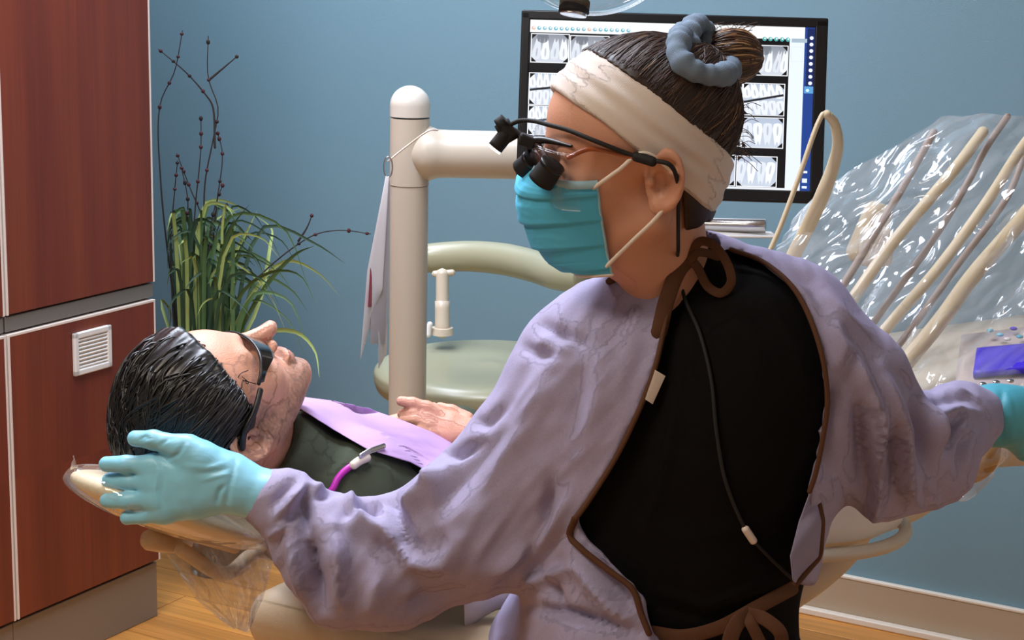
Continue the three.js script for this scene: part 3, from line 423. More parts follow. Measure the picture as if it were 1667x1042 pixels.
// ---------------------------------------------------------------- people: shared head shape in its own axes (x ahead, y up, z to its right, origin between the ears)
const sph = (x, y, z, cx, cy, cz, r) => Math.hypot(x - cx, y - cy, z - cz) - r;
const cranium = (x, y, z) => smin(ell(x, y, z, .0, .047, 0, .091, .077, .076), ell(x, y, z, .036, .043, 0, .0625, .06, .064), .03);
function ear(x, y, z) {
  let d = 1e3; const az = Math.abs(z); if (az < .055) return .03;
  const X = x + .012, Y = y - .002, Z = az - .077 + X * .35, c = Math.cos(.22), s = Math.sin(.22), ex = X * c + Y * s, ey = -X * s + Y * c;
  const body = ell(ex, ey, Z, 0, 0, 0, .0185, .031, .0065), k = Math.hypot(ex / .0165, ey / .029), d2 = (k - 1) * .019, rim = Math.hypot(d2, Z - .0045) - (ex > .008 && ey < .012 ? .0015 : .0042);
  d = smin(body, rim, .004); d = smax(d, -ell(ex, ey, Z, .003, -.003, .0065, .0095, .0145, .0095), .002); d = smax(d, -ell(ex, ey, Z, -.003, .016, .0065, .008, .0075, .006), .002);
  d = smin(d, sph(ex, ey, Z, .003, -.029, .001, .0075), .006); d = smin(d, sph(ex, ey, Z, .0125, -.004, .003, .004), .004); return d;
}
function headSDF(x, y, z, o = {}) {
  const az = Math.abs(z);
  let d = cranium(x, y, z);
  d = smin(d, ell(x, y, z, .045, -.025, 0, .053, .077, .057), .03);
  d = smin(d, cap(x, y, az, V(.002, -.048, .05), V(.076, -.09, .014), .019, .02), .03);
  d = smin(d, sph(x, y, z, .081, -.097, 0, .0175), .02);
  d = smin(d, sph(x, y, az, .064, -.012, .041, .023), .02);
  d = smin(d, cap(x, y, az, V(.09, .031, .006), V(.079, .033, .044), .0115, .010), .012);
  d = smax(d, -sph(x, y, az, .103, .012, .033, .0155), .014);
  d = smin(d, sph(x, y, az, .08, .011, .032, .0135), .004);
  const n = o.nose || 1;
  d = smin(d, cap(x, y, z, V(.096, .024, 0), V(.096 + .024 * n, -.019, 0), .0075, .0115), .012);
  d = smin(d, sph(x, y, az, .106, -.025, .0125, .0085), .008);
  d = smax(d, -sph(x, y, az, .112, -.034, .007, .004), .004);
  d = smin(d, ell(x, y, z, .099, -.0555, 0, .0115, .0065, .024), .007); d = smin(d, ell(x, y, z, .097, -.067, 0, .0115, .0072, .021), .007);
  d = smin(d, ear(x, y, z), .006);
  return d;
}
const frame = (px, py, d, f, u, r) => new THREE.Matrix4().makeBasis(camdir(...f), camdir(...u), camdir(...r)).setPosition(at(px, py, d));
const HW = frame(1057, 262, 1.915, [-.99374, -.08783, -.0691], [-.10702, .92595, .36216], [.03218, .36728, -.92955]);
const HP = frame(368, 690, 2.234, [.31846, .94328, -.09388], [-.73966, .30921, .59774], [.59286, -.12091, .79617]);
const HWi = HW.clone().invert(), HPi = HP.clone().invert();
const lW = v => v.clone().applyMatrix4(HWi), lP = v => v.clone().applyMatrix4(HPi), gW = (x, y, z) => V(x, y, z).applyMatrix4(HW), gP = (x, y, z) => V(x, y, z).applyMatrix4(HP);
const grad = (f, p, e = .001) => V(f(p.x + e, p.y, p.z) - f(p.x - e, p.y, p.z), f(p.x, p.y + e, p.z) - f(p.x, p.y - e, p.z), f(p.x, p.y, p.z + e) - f(p.x, p.y, p.z - e)).normalize();
function snap(f, p, off = 0, n = 4) { for (let i = 0; i < n; i++) p.addScaledVector(grad(f, p), -(f(p.x, p.y, p.z) - off)); return p; }
function rayHit(f, px, py, d0 = 1.4, off = 0) { const r = at(px, py, 1).sub(CP); let d = d0; for (let i = 0; i < 120; i++) { const p = CP.clone().addScaledVector(r, d), e = f(p.x, p.y, p.z) - off; if (e < .0003) return p; d += e * .8; if (d > 4) break; } return at(px, py, d0 + .5); }
function rayNear(f, px, py, d0, off) { const r = at(px, py, 1).sub(CP); let d = d0, bd = 9, bp = null; for (let i = 0; i < 150; i++) { const p = CP.clone().addScaledVector(r, d), e = f(p.x, p.y, p.z) - off; if (e < bd) { bd = e; bp = p; } if (e < .0004) return p; d += Math.max(e * .7, .0008); if (d > 3.2) break; } return bp; }
function tint(geo, fn) { const p = geo.attributes.position, c = new Float32Array(p.count * 3); for (let i = 0; i < p.count; i++) { const k = fn(p.getX(i), p.getY(i), p.getZ(i)); c.set(k, 3 * i); } geo.setAttribute('color', new THREE.BufferAttribute(c, 3)); return geo; }

// ================================================================ the clinician
const clin = thing('person', 'seated clinician in lavender gown and blue gloves, wearing a headband and teal mask', 'person', at(1130, 1000, 2.05).setY(0));
const torsoJ = { uL: at(1008, 610, 2.04), uR: at(1250, 590, 1.95), mL: at(1055, 740, 2.05), mR: at(1212, 715, 1.97), lL: at(1060, 900, 2.06), lR: at(1180, 885, 2.0), hL: at(1080, 1075, 2.07), hR: at(1190, 1060, 2.02), nk: at(1110, 450, 1.99), sL: at(932, 592, 2.06), sR: at(1300, 510, 1.97) };
const torso = (x, y, z) => {
  const J = torsoJ; let d = cap(x, y, z, J.uL, J.uR, .074, .078);
  d = smin(d, cap(x, y, z, J.mL, J.mR, .108, .09), .07); d = smin(d, cap(x, y, z, J.lL, J.lR, .11, .092), .07); d = smin(d, cap(x, y, z, J.hL, J.hR, .13, .075), .06);
  d = smin(d, cap(x, y, z, J.uL, J.mL, .09, .1), .05); d = smin(d, cap(x, y, z, J.uR, J.mR, .085, .09), .05);
  d = smin(d, cap(x, y, z, J.sL, J.nk, .042, .03), .03); d = smin(d, cap(x, y, z, J.sR, J.nk, .034, .044), .04); return d;
};
{
  // skin: head and neck in one surface
  const nA = lW(at(1075, 330, 1.93)), nB = lW(at(1085, 470, 1.985)), nC2 = lW(at(1040, 400, 1.945));
  const f = (x, y, z) => smin(smin(headSDF(x, y, z), cap(x, y, z, nA, nB, .043, .05), .03), cap(x, y, z, V(.005, -.045, 0), nC2, .032, .036), .03);
  const g = nets(f, [-.16, -.27, -.13], [.15, .16, .13], .0026); g.applyMatrix4(HW); wpart('body', uvBox(g, 1), M.skinW, clin);
  // white headband: a band round the skull
  const nrm = camdir(.61, .79, .05).normalize(), p0 = at(1039, 201, 1.915), nl = nrm.clone().transformDirection(HWi), pl = lW(p0);
  const sl = (x, y, z) => (x - pl.x) * nl.x + (y - pl.y) * nl.y + (z - pl.z) * nl.z;
  const hd = (x, y, z) => smin(cranium(x, y, z), ell(x, y, z, -.022, -.005, 0, .052, .07, .058), .035);
  const bandF = (x, y, z) => smax(hd(x, y, z) - .007 - .0013 * Math.sin(sl(x, y, z) * 330 + 1.5 * noise(x * 8, y * 8, z * 8)) * sstep(.03, .0, Math.abs(sl(x, y, z))) , Math.abs(sl(x, y, z)) - .0285 - .002 * noise(x * 25, y * 25, z * 25), .004);
  const bg = nets(bandF, [-.14, -.12, -.12], [.14, .16, .12], .0028); bg.applyMatrix4(HW); wpart('headband', uvBox(bg), M.band, clin);
  // hair above the band, drawn back to a bun; hair at the nape under it
  const bunL = lW(at(1150, 100, 1.925)), groove = (x, y, z) => { const a = Math.atan2(z - bunL.z, (x - bunL.x)), q = Math.hypot(x - bunL.x, y - bunL.y, z - bunL.z); return .0022 * noise(a * 11, q * 9, 3) + .0012 * noise(a * 30, q * 14, 9); };
  const top = (x, y, z) => smax(smin(cranium(x, y, z) - .0085, cap(x, y, z, V(-.055, .08, 0), bunL, .03, .014), .025) - groove(x, y, z), -(sl(x, y, z) - .024), .003);
  const topU = (x, y, z) => smin(cranium(x, y, z) - .0085, cap(x, y, z, V(-.055, .08, 0), bunL, .03, .014), .025) - groove(x, y, z);
  const nape = (x, y, z) => smax(smin(hd(x, y, z), cap(x, y, z, nA, V(nA.x, nA.y - .035, nA.z), .044, .046), .03) - .003, Math.max(x + .03, sl(x, y, z) + .02, -(y + .062 + noise(x * 60, z * 60, 2) * .01)), .004);
  const hairF = (x, y, z) => Math.min(top(x, y, z), nape(x, y, z));
  const hg = nets(hairF, [-.16, -.13, -.13], [.13, .19, .13], .0028); hg.applyMatrix4(HW); const hair = wpart('hair', uvBox(hg), M.hairW, clin);
  const q = rng(33), sets = [[], [], []];
  for (let i = 0; i < 1300; i++) {
    const a = q() * Math.PI * 2, r0 = .08; // starts on the upper edge of the band, all round the head
    let s = pl.clone().addScaledVector(nl, .022 + q() * .006); const e1 = V(0, 0, 1).addScaledVector(nl, -nl.z).normalize(), e2 = nl.clone().cross(e1); s.addScaledVector(e1, Math.cos(a) * r0).addScaledVector(e2, Math.sin(a) * r0 * 1.2); snap(topU, s, 0, 5); s.addScaledVector(nl, .0); if (sl(s.x, s.y, s.z) < .008) continue;
    const end = bunL.clone().add(V((q() - .5) * .03, (q() - .5) * .03, (q() - .5) * .03)), pts = [], t0 = q() * .12, t1 = .7 + q() * .3;
    for (let k = 0; k <= 9; k++) { const t = mix(t0, t1, k / 9), p = s.clone().lerp(end, t); const c = V(-.01, .05, 0); p.addScaledVector(p.clone().sub(c).normalize(), .03 * Math.sin(Math.PI * t)); snap(topU, p, .0006, 4); pts.push(p.applyMatrix4(HW)); }
    const rr = .0004 + q() * .0006; sets[q() < .85 ? 0 : q() < .85 ? 1 : 2].push(tube(pts, tt => rr * (1 - .6 * Math.abs(tt * 2 - 1)), { n: 16, k: 5 }));
  }
  // bun
  const bc = at(1190, 92, 1.93), bunF = (x, y, z) => { const p = V(x, y, z).sub(bc), X = p.dot(CX), Y = p.dot(CY), Z = p.dot(CZ); return ell(X, Y, Z, 0, 0, 0, .033, .028, .029) - .0022 * noise(Math.atan2(Y, X + .02) * 8, Z * 60, 1) - .001 * noise(Math.atan2(Y, X + .02) * 26, Z * 130, 5); };
  const [lo, hi] = bounds([bc], .05); wpart('hair_bun', uvBox(nets(bunF, lo, hi, .0022)), M.hairW2, clin);
  for (let i = 0; i < 260; i++) { const ph = (q() - .5) * 4.6, pts = [], tw = (q() - .5) * .9, t0 = .06 + q() * .2, t1 = .75 + q() * .22; for (let k = 0; k <= 8; k++) { const t = mix(t0, t1, k / 8), a = ph + tw * t, rr = Math.sin(Math.PI * t), p = bc.clone().addScaledVector(CX, -.033 * Math.cos(Math.PI * t)).addScaledVector(CY, Math.sin(a) * .028 * rr).addScaledVector(CZ, Math.cos(a) * .029 * rr); snap(bunF, p, .0004, 2); pts.push(p); } const rr = .0005 + q() * .0008; sets[[0, 1, 1, 2, 0, 0][Math.floor(q() * 6)]].push(tube(pts, rr, { n: 14, k: 5 })); }
  for (const s of [-1, 1]) wpart('eyebrow', tube([gW(.1, .034, s * .012), gW(.0955, .038, s * .028), gW(.08, .035, s * .046)], t => .0026 * (1 - .6 * t), { n: 12, k: 6 }), M.hairW1, clin);
  // loose flyaway hairs
  for (let i = 0; i < 46; i++) { const b = i < 20 ? [1120 + q() * 110, 60 - q() * 10] : [1205 + q() * 10, 150 + q() * 90], dx = i < 20 ? (q() - .3) * 50 : q() * 26, dy = i < 20 ? -8 - q() * 12 : 10 + q() * 40; sets[1].push(tube([at(b[0] - 10, b[1] + 20, 1.92), at(b[0] + dx * .4, b[1] + dy * .7, 1.925), at(b[0] + dx, b[1] + dy, 1.93)], .00035, { n: 8, k: 4 })); }
  for (const [k, m] of [[0, M.hairW1], [1, M.hairW2], [2, M.hairW3]]) { const s = wpart('hair_strands', merge(sets[k]), m, clin); s.userData.kind = 'stuff'; }
  // scrunchie
  const ruff = s => .0118 + .0011 * Math.sin(s * 63 + 2 * Math.sin(s * 17)) + .0008 * Math.sin(s * 151);
  const s1 = [[1106, 68], [1104, 90], [1120, 110], [1148, 121], [1174, 122], [1184, 98, 1.935], [1160, 72, 1.955], [1125, 58, 1.945]].map(a => a[2] ? at(...a) : rayHit((x, y, z) => { const v = V(x, y, z).applyMatrix4(HWi); return top(v.x, v.y, v.z); }, a[0], a[1], 1.5, .006)), s2 = [[1128, 104, 1.86], [1122, 74, 1.866], [1124, 48, 1.88], [1138, 38, 1.912], [1147, 50, 1.925], [1145, 76, 1.92]].map(a => at(...a));
  wpart('scrunchie', merge([tube(s1, ruff, { closed: true, n: 140, k: 12 }), tube(s2, s => .0115 + .0015 * Math.sin(s * 40), { n: 70, k: 12, flat: .8 })]), M.scrunchie, clin);
  // mask: pleated sheet round the lower face
  const prof = [[.0, .121], [.12, .136], [.3, .14], [.5, .135], [.7, .126], [.85, .113], [1, .088]], PX = v => { for (let i = 0; i < prof.length - 1; i++) if (v <= prof[i + 1][0]) return mix(prof[i][1], prof[i + 1][1], sstep(0, 1, (v - prof[i][0]) / (prof[i + 1][0] - prof[i][0]) * .5 + .25) * 2 - .5 > 1 ? 1 : (v - prof[i][0]) / (prof[i + 1][0] - prof[i][0])); return prof[6][1]; };
  const mk = (u, v) => {
    const a = (u - .5) * Math.PI * .98, s = Math.sin(a), c = Math.cos(a), yv = mix(.012, -.113, v) - .02 * (1 - Math.abs(s)) * Math.sin(v * 3.14) * .3 + .012 * v * Math.abs(s) + (v < .2 ? -.010 * Math.abs(s) * (1 - v * 5) : 0);
    const xs = mix(.05, .046, v), xf = PX(v), zr = mix(.0705, .056, v) * (1 - .0 * v);
    const saw = ((v * 4.0 + .15) % 1), pl = v > .12 && v < .93 ? (saw < .85 ? saw / .85 : (1 - saw) / .15) * .0042 * (.35 + .65 * c) : 0;
    const x = xs + (xf - xs) * Math.pow(Math.max(0, c), .78) + pl * c, z = Math.sign(s) * Math.pow(Math.abs(s), .75) * (zr + pl * .6);
    return gW(x + .0008 * noise(u * 20, v * 20, 1), yv - pl * .5, z);
  };
  const mask = wpart('face_mask', sheet(mk, 72, 96, -.0011), M.mask, clin);
  wpart('mask_edge', merge([tube(Array.from({ length: 24 }, (_, i) => mk(i / 23, 0)), .0016, { n: 50, k: 6, flat: 3 }), tube(Array.from({ length: 10 }, (_, i) => mk(.0, i / 9)), .0016, { n: 30, k: 6 })]), M.maskIn, mask);
  wpart('chin_edge', tube(Array.from({ length: 24 }, (_, i) => mk(i / 23, 1)), .0022, { n: 50, k: 6 }), M.loop, mask);
  const eT = gW(.006, .034, -.083), eB = gW(-.004, -.032, -.083), eM = gW(-.03, .0, -.078);
  for (const [v, e] of [[.06, eT], [.9, eB]]) wpart('ear_loop', tube([mk(.01, v), mk(.01, v).lerp(e, .5).addScaledVector(CZ, .006), e, eM], .0021, { n: 30, k: 8 }), M.loop, mask);
  const pin = at(1092, 254, 1.828); wpart('headband_pin', mv(new THREE.SphereGeometry(.0035, 12, 10), pin.x, pin.y, pin.z), MS({ color: 0xb08a4a, metalness: .9, roughness: .3 }), clin);
}
// ---------------------------------------------------------------- gown, scrubs, gloves
const slvL = chain([PJ(962, 616, 2.06, .068), PJ(888, 728, 2.07, .08), PJ(780, 850, 2.09, .08), PJ(645, 915, 2.11, .07), PJ(530, 888, 2.1, .056), PJ(465, 822, 2.09, .036), PJ(436, 812, 2.088, .031)], .02);
const slvL2 = chain([PJ(605, 948, 2.1, .046), PJ(550, 978, 2.09, .035)], .03);
const slvR = chain([PJ(1305, 530, 1.97, .036), PJ(1380, 630, 1.95, .06), PJ(1438, 728, 1.98, .056), PJ(1505, 726, 2.04, .052), PJ(1562, 685, 2.09, .036), PJ(1592, 676, 2.11, .029)], .035);
const slvR2 = chain([PJ(1436, 808, 1.99, .025), PJ(1535, 775, 2.05, .025)], .03);
const lap = chain([PJ(1060, 1040, 2.08, .125), PJ(960, 1050, 2.2, .1), PJ(900, 1060, 2.4, .085)], .05);
const gownSolid = (x, y, z) => { let d = torso(x, y, z) - .011; let s = smin(slvL(x, y, z), slvL2(x, y, z), .03); d = smin(d, s, .045); let r = smin(slvR(x, y, z), slvR2(x, y, z), .03); d = smin(d, r, .03); d = smin(d, lap(x, y, z), .05); return d; };
const OPEN = [[1118, 428], [1190, 406], [1240, 425], [1298, 478], [1336, 570], [1347, 650], [1336, 720], [1320, 785], [1312, 850], [1306, 925], [1300, 950], [1360, 960], [1420, 1080], [1100, 1080], [1062, 1030], [1046, 968], [1000, 925], [948, 868], [938, 845], [1004, 742], [1040, 668], [1066, 600], [1092, 500]];
const gownF = (x, y, z) => { const g = gownSolid(x, y, z); if (g > .03) return g; const q = V(x, y, z), [px, py, d] = proj(q); const neck = cap(x, y, z, torsoJ.nk, at(1070, 380, 1.95), .054, .054); let r = smax(g, -neck, .006); if (d < 2.12) { const o = Math.max(polyD(px, py, OPEN) * d / FPX, d - 2.1); r = smax(r, -o, .002); } return r; };
const scrubFolds = [[[[1125, 558], [1100, 690], [1074, 805], [1040, 880]], 9, 3], [[[1190, 470], [1230, 560], [1240, 700]], 14, 2.5], [[[1250, 480], [1300, 580], [1320, 690]], 10, 3], [[[1060, 700], [1150, 740], [1250, 730]], 12, -2], [[[1020, 850], [1120, 880], [1260, 850]], 16, 2.5], [[[1060, 960], [1150, 985], [1270, 940]], 6, 5], [[[1055, 985], [1150, 1003], [1280, 955]], 5, -4], [[[1000, 860], [1060, 930], [1070, 980]], 8, 3], [[[1110, 470], [1130, 560], [1150, 640]], 8, 2]];
{
  // scrub top and trousers
  const [lo, hi] = bounds(Object.values(torsoJ), .16); const sg = nets(torso, lo, hi, .0055); sculpt(sg, scrubFolds, (q, x, y, f) => .0012 * noise(q.x * 18, q.y * 14, q.z * 18)); wpart('scrub_top', sg, M.scrub, clin);
  const hipR = chain([PJ(1170, 1060, 2.03, .095), PJ(1235, 1040, 1.99, .035)], .03), legs = [chain([PJ(1170, 1110, 2.05, .1), PJ(1060, 1080, 2.42, .075)], .03), chain([PJ(1050, 1110, 2.1, .1), PJ(930, 1080, 2.45, .075)], .03)];
  const kneeA = at(1060, 1080, 2.42), kneeB = at(930, 1080, 2.45), ankA = V(kneeA.x + .02, .1, kneeA.z + .05), ankB = V(kneeB.x, .1, kneeB.z + .05);
  const tr = (x, y, z) => { let d = hipR(x, y, z); for (const l of legs) d = smin(d, l(x, y, z), .05); d = smin(d, cap(x, y, z, kneeA, ankA, .07, .045), .03); return smin(d, cap(x, y, z, kneeB, ankB, .07, .045), .03); };
  const b2 = bounds([kneeA, kneeB, ankA, ankB, at(1170, 1060, 2.03), at(1235, 1040, 1.99)], .13); wpart('trousers', nets(tr, ...b2, .008), M.scrub, clin);
  for (const a of [ankA, ankB]) wpart('shoe', mv(rbox(.09, .075, .25, .035, 4), a.x, .038, a.z - .06), M.blackMatte, clin);
  // gown
  const F = [
    [[[540, 862], [552, 930], [560, 1000]], 13, 9], [[[500, 868], [508, 920], [524, 985]], 10, -11], [[[470, 860], [490, 930], [508, 985]], 10, 7],
    [[[543, 858], [585, 848], [632, 868], [666, 916], [722, 918], [745, 880]], 13, 6.5], [[[600, 880], [640, 900], [668, 930]], 14, -5], [[[648, 840], [660, 880], [690, 900]], 12, -6], [[[700, 860], [712, 885], [720, 900]], 12, -3],
    [[[650, 790], [640, 815], [652, 858]], 9, -6], [[[652, 832], [682, 812], [735, 760]], 10, 7], [[[690, 850], [730, 800], [790, 740], [840, 690]], 14, -4], [[[640, 800], [600, 800], [560, 815]], 9, 6], [[[625, 815], [590, 825], [560, 850]], 8, -5],
    [[[585, 795], [600, 820], [618, 848]], 8, -5], [[[562, 800], [575, 830], [590, 850]], 7, 5], [[[440, 828], [462, 800], [489, 774]], 5, -4.5], [[[446, 850], [475, 812], [498, 790]], 6, 5], [[[460, 868], [480, 840], [500, 800]], 5, -5], [[[500, 800], [499, 835], [497, 868]], 6, -8], [[[508, 796], [535, 788], [562, 794]], 6, 6], [[[515, 812], [540, 800], [556, 806]], 5, -5], [[[440, 872], [466, 855], [480, 858]], 6, 5],
    [[[898, 775], [890, 820], [888, 868]], 8, -5], [[[860, 880], [840, 905], [800, 935]], 10, 5], [[[945, 590], [938, 640], [930, 700]], 16, -3.5], [[[985, 560], [980, 640], [950, 740]], 18, 3.5], [[[900, 600], [860, 680], [800, 760]], 20, 3], [[[870, 520], [900, 540], [960, 560]], 10, -4], [[[845, 560], [870, 575], [910, 580]], 9, -4], [[[760, 680], [790, 690], [830, 660]], 10, -4], [[[705, 730], [740, 740], [780, 720]], 8, -6], [[[700, 745], [712, 790], [705, 830]], 9, 5], [[[930, 800], [910, 850], [870, 900]], 10, 4], [[[1040, 480], [1030, 560], [1000, 650]], 14, 2.5],
    [[[760, 960], [700, 980], [640, 990]], 12, -4], [[[620, 930], [610, 970], [600, 1005]], 14, 4], [[[680, 940], [690, 965], [680, 990]], 14, -3],
    [[[1377, 570], [1424, 672], [1436, 785]], 11, 9], [[[1368, 585], [1352, 680], [1345, 770]], 11, -9], [[[1400, 640], [1405, 720], [1412, 800]], 11, -7], [[[1430, 600], [1466, 700], [1485, 815]], 11, 8], [[[1452, 700], [1455, 760], [1458, 820]], 10, -7], [[[1502, 646], [1515, 690], [1527, 732]], 8, 9], [[[1490, 640], [1495, 700], [1510, 770]], 9, -7], [[[1535, 735], [1550, 700], [1568, 675]], 6, -7], [[[1507, 658], [1540, 652], [1578, 650]], 5, -5], [[[1515, 640], [1550, 637], [1588, 650]], 5, 4], [[[1520, 680], [1555, 668], [1592, 672]], 5, 4], [[[1560, 770], [1570, 730], [1585, 700]], 7, -5], [[[1434, 790], [1428, 820], [1424, 855]], 8, 6], [[[1330, 470], [1370, 520], [1420, 560]], 12, 4], [[[1260, 420], [1320, 460], [1350, 520]], 9, -3], [[[1350, 520], [1365, 570], [1360, 650]], 9, 5], [[[1470, 610], [1500, 640], [1530, 640]], 8, -5],
    [[[848, 935], [880, 945], [930, 925]], 9, 6], [[[845, 985], [930, 1000], [1040, 1030]], 8, -7], [[[880, 920], [900, 960], [915, 990]], 9, -5], [[[930, 900], [970, 960], [1010, 1010]], 11, 6], [[[960, 890], [1000, 950], [1040, 1000]], 7, -5]];
  const allJ = [at(945, 595, 2.06), at(436, 810, 2.088), at(552, 1000, 2.09), at(1592, 676, 2.11), at(1432, 820, 1.99), at(900, 1060, 2.4), torsoJ.hL, torsoJ.hR, torsoJ.nk, torsoJ.sR];
  const [l2, h2] = bounds(allJ, .12); const gg = nets(gownF, l2, h2, .0036, 1.8); gg.userData.k = 2.9; sculpt(gg, F, (q, x, y, f) => { const R2 = x > 1150, a = R2 ? .78 : .66, b = R2 ? .62 : -.75, al = x * a - y * b * -1, ac = x * b * -1 - y * a; const s = R2 ? x * .45 + y * .9 : -x * .6 + y * .8, w = R2 ? x * .9 - y * .45 : x * .8 + y * .6; return .003 * (.4 - Math.abs(noise(w * .028, s * .007, 3 + (R2 ? 5 : 0)))) * 1.6 + .0012 * noise(w * .06, s * .02, 9); }); const gown = wpart('gown', gg, M.gown, clin);
  // brown binding along the opening, ties and bow
  const hug = (pts, off) => pts.map(([x, y]) => rayHit(gownSolid, x, y, 1.5, off)), hugS = (pts, off) => pts.map(([x, y]) => rayHit(torso, x, y, 1.5, off));
  wpart('binding', merge([tube(hug([[1116, 428], [1090, 500], [1066, 600], [1040, 668], [1004, 742], [960, 812], [936, 845]], .002), .0048, { n: 90, k: 8, flat: .6, up: CX }), tube(hug([[936, 845], [928, 872], [945, 892], [990, 928], [1030, 960], [1044, 1000], [1056, 1030]], .003), .0044, { n: 80, k: 8, up: CY, flat: .8 }), tube(hug([[1190, 406], [1240, 425], [1298, 478], [1336, 570], [1347, 650], [1341, 705], [1328, 770], [1318, 800]], .001), .0027, { n: 80, k: 8 }), tube(hug([[992, 458], [1030, 440], [1075, 432], [1116, 428]], .003), .0042, { n: 40, k: 8 })]), M.brown, gown);
  const ribbon = (pts, w) => tube(pts, w, { n: 70, k: 10, flat: .25, up: CZ });
  const rib = p => p.map(([x, y, d]) => at(x, y, d)); const kd = rayHit(gownSolid, 1120, 425, 1.5, 0).clone(), dk = proj(kd)[2];
  wpart('neck_tie', merge([ribbon(rib([[1122, 420, dk - .012], [1105, 440, dk - .012], [1085, 490, dk - .012], [1073, 540, dk - .014]]), .0085), ribbon(rib([[1124, 424, dk - .014], [1138, 394, dk - .02], [1160, 398, dk - .03], [1184, 430, dk - .036], [1190, 460, dk - .034], [1174, 477, dk - .026], [1152, 466, dk - .018], [1136, 436, dk - .014], [1126, 424, dk - .014]]), .0048), ribbon(rib([[1126, 422, dk - .016], [1134, 412, dk - .018], [1150, 412, dk - .012], [1168, 418, dk - .008]]), .0045)]), M.brown, gown);
  const tg = rayHit(torso, 1064, 634, 1.5, 0), dt = proj(tg)[2] - .012; wpart('care_tag', sheet((u, v) => at(mix(mix(1066, 1083, u), mix(1050, 1062, u), v), mix(mix(602, 612, u), mix(650, 658, u), v), dt - .006 + u * .004), 3, 4, .0007), M.loop, gown);
  // waist sash, bow and the flap of the gown beside it
  wpart('waist_tie', merge([ribbon(hugS([[1062, 1030], [1110, 1036], [1170, 1022], [1230, 990], [1290, 958]], .006), .0075), ribbon(rib([[1218, 1000, 1.86], [1200, 1015, 1.85], [1188, 1045, 1.85], [1190, 1075, 1.86]]), .008), ribbon(rib([[1220, 1000, 1.86], [1245, 1008, 1.845], [1270, 1030, 1.84], [1272, 1060, 1.85]]), .007), ribbon(rib([[1212, 1000, 1.86], [1222, 1015, 1.85], [1240, 1050, 1.85]]), .006)]), M.brown, gown);
  const flap = (u, v) => { const L = [[1322, 790], [1300, 850], [1286, 905], [1290, 945]], Q = [[1326, 792], [1338, 850], [1334, 905], [1296, 950]], i = Math.min(2, Math.floor(v * 3)), t = v * 3 - i; const a = [mix(L[i][0], L[i + 1][0], t), mix(L[i][1], L[i + 1][1], t)], b = [mix(Q[i][0], Q[i + 1][0], t), mix(Q[i][1], Q[i + 1][1], t)]; return at(mix(a[0], b[0], u), mix(a[1], b[1], u), 1.875 + u * .03 + .008 * Math.sin(v * 7 + u * 3)); };
  wpart('gown_flap', sheet(flap, 12, 24, .0015), M.gown, gown); wpart('flap_binding', tube(Array.from({ length: 14 }, (_, i) => flap(1, i / 13)), .004, { n: 50, k: 8 }), M.brown, gown);
  // gloves
  const hand = (spec, palm, cuff, nm, mat, k = .0105) => { const f = (x, y, z) => { let d = 1e3; for (const c of palm) d = smin(d, c(x, y, z), .018); let e = 1e3; for (const c of spec) e = Math.min(e, c(x, y, z)); d = smin(d, e, k); for (const c of cuff) d = smin(d, c(x, y, z), .01); return d; }; return f; };
  const fi = (...a) => chain(a.map(([x, y, d, r]) => PJ(x, y, d, r)), .004);
  const dl = 2.085, fs = [fi([250, 757, dl, .0105], [205, 756, dl + .004, .0102], [174, 756, dl + .012, .0094]), fi([250, 785, dl, .0105], [212, 784, dl + .01, .01], [178, 783, dl + .022, .0094]), fi([255, 813, dl, .0105], [208, 815, dl + .006, .0098], [175, 815, dl + .014, .009]), fi([268, 836, dl + .002, .0095], [235, 840, dl + .008, .009], [207, 843, dl + .012, .0084]), fi([322, 742, dl - .01, .016], [290, 726, dl - .012, .0125], [250, 716, dl - .008, .0108], [220, 714, dl - .002, .0092])];
  const pm = [fi([378, 780, dl, .021], [310, 764, dl - .002, .0185], [250, 758, dl, .0125]), fi([378, 788, dl, .021], [310, 786, dl - .002, .018], [250, 786, dl, .0125]), fi([375, 795, dl, .02], [312, 806, dl, .017], [256, 813, dl, .0125]), fi([372, 800, dl, .02], [318, 822, dl + .002, .015], [268, 835, dl + .002, .0115]), fi([375, 770, dl - .004, .021], [335, 748, dl - .01, .0185], [310, 728, dl - .012, .0135])];
  const cf = [fi([370, 786, dl, .0255], [400, 797, dl, .029], [438, 811, dl + .002, .033])];
  const hf = hand(fs, pm, cf), bb = bounds([at(165, 756, dl + .02), at(445, 850, dl), at(222, 705, dl), at(445, 770, dl - .02)], .045);
  const cutP = at(446, 813, dl), cutN = camdir(.92, -.38, 0).normalize(); const hfc = (x, y, z) => smax(hf(x, y, z), (x - cutP.x) * cutN.x + (y - cutP.y) * cutN.y + (z - cutP.z) * cutN.z, .002);
  const gl = nets(hfc, ...bb, .0023); const HF = [[[[384, 748], [374, 790], [368, 826]], 5, -3], [[[352, 820], [356, 800], [366, 790]], 4, -3.5], [[[296, 758], [340, 762], [372, 752]], 4, 1.6], [[[320, 772], [350, 768], [374, 762]], 3, -1.6], [[[330, 782], [352, 776], [372, 772]], 3, 1.8], [[[250, 745], [258, 770], [252, 800], [258, 835]], 3, 1.6], [[[262, 748], [268, 775], [262, 805], [268, 832]], 3, -1.2], [[[226, 716], [236, 710], [246, 716]], 2.5, -1.5], [[[232, 722], [244, 718], [256, 722]], 2.5, 1.4], [[[258, 728], [272, 716], [288, 712]], 3, -1.4], [[[286, 760], [272, 752], [262, 740]], 3, -2], [[[300, 720], [290, 740], [270, 748]], 4, -2.4]];
  sculpt(gl, HF, (q) => .0005 * noise(q.x * 90, q.y * 90, q.z * 90)); wpart('glove', gl, M.glove, clin);
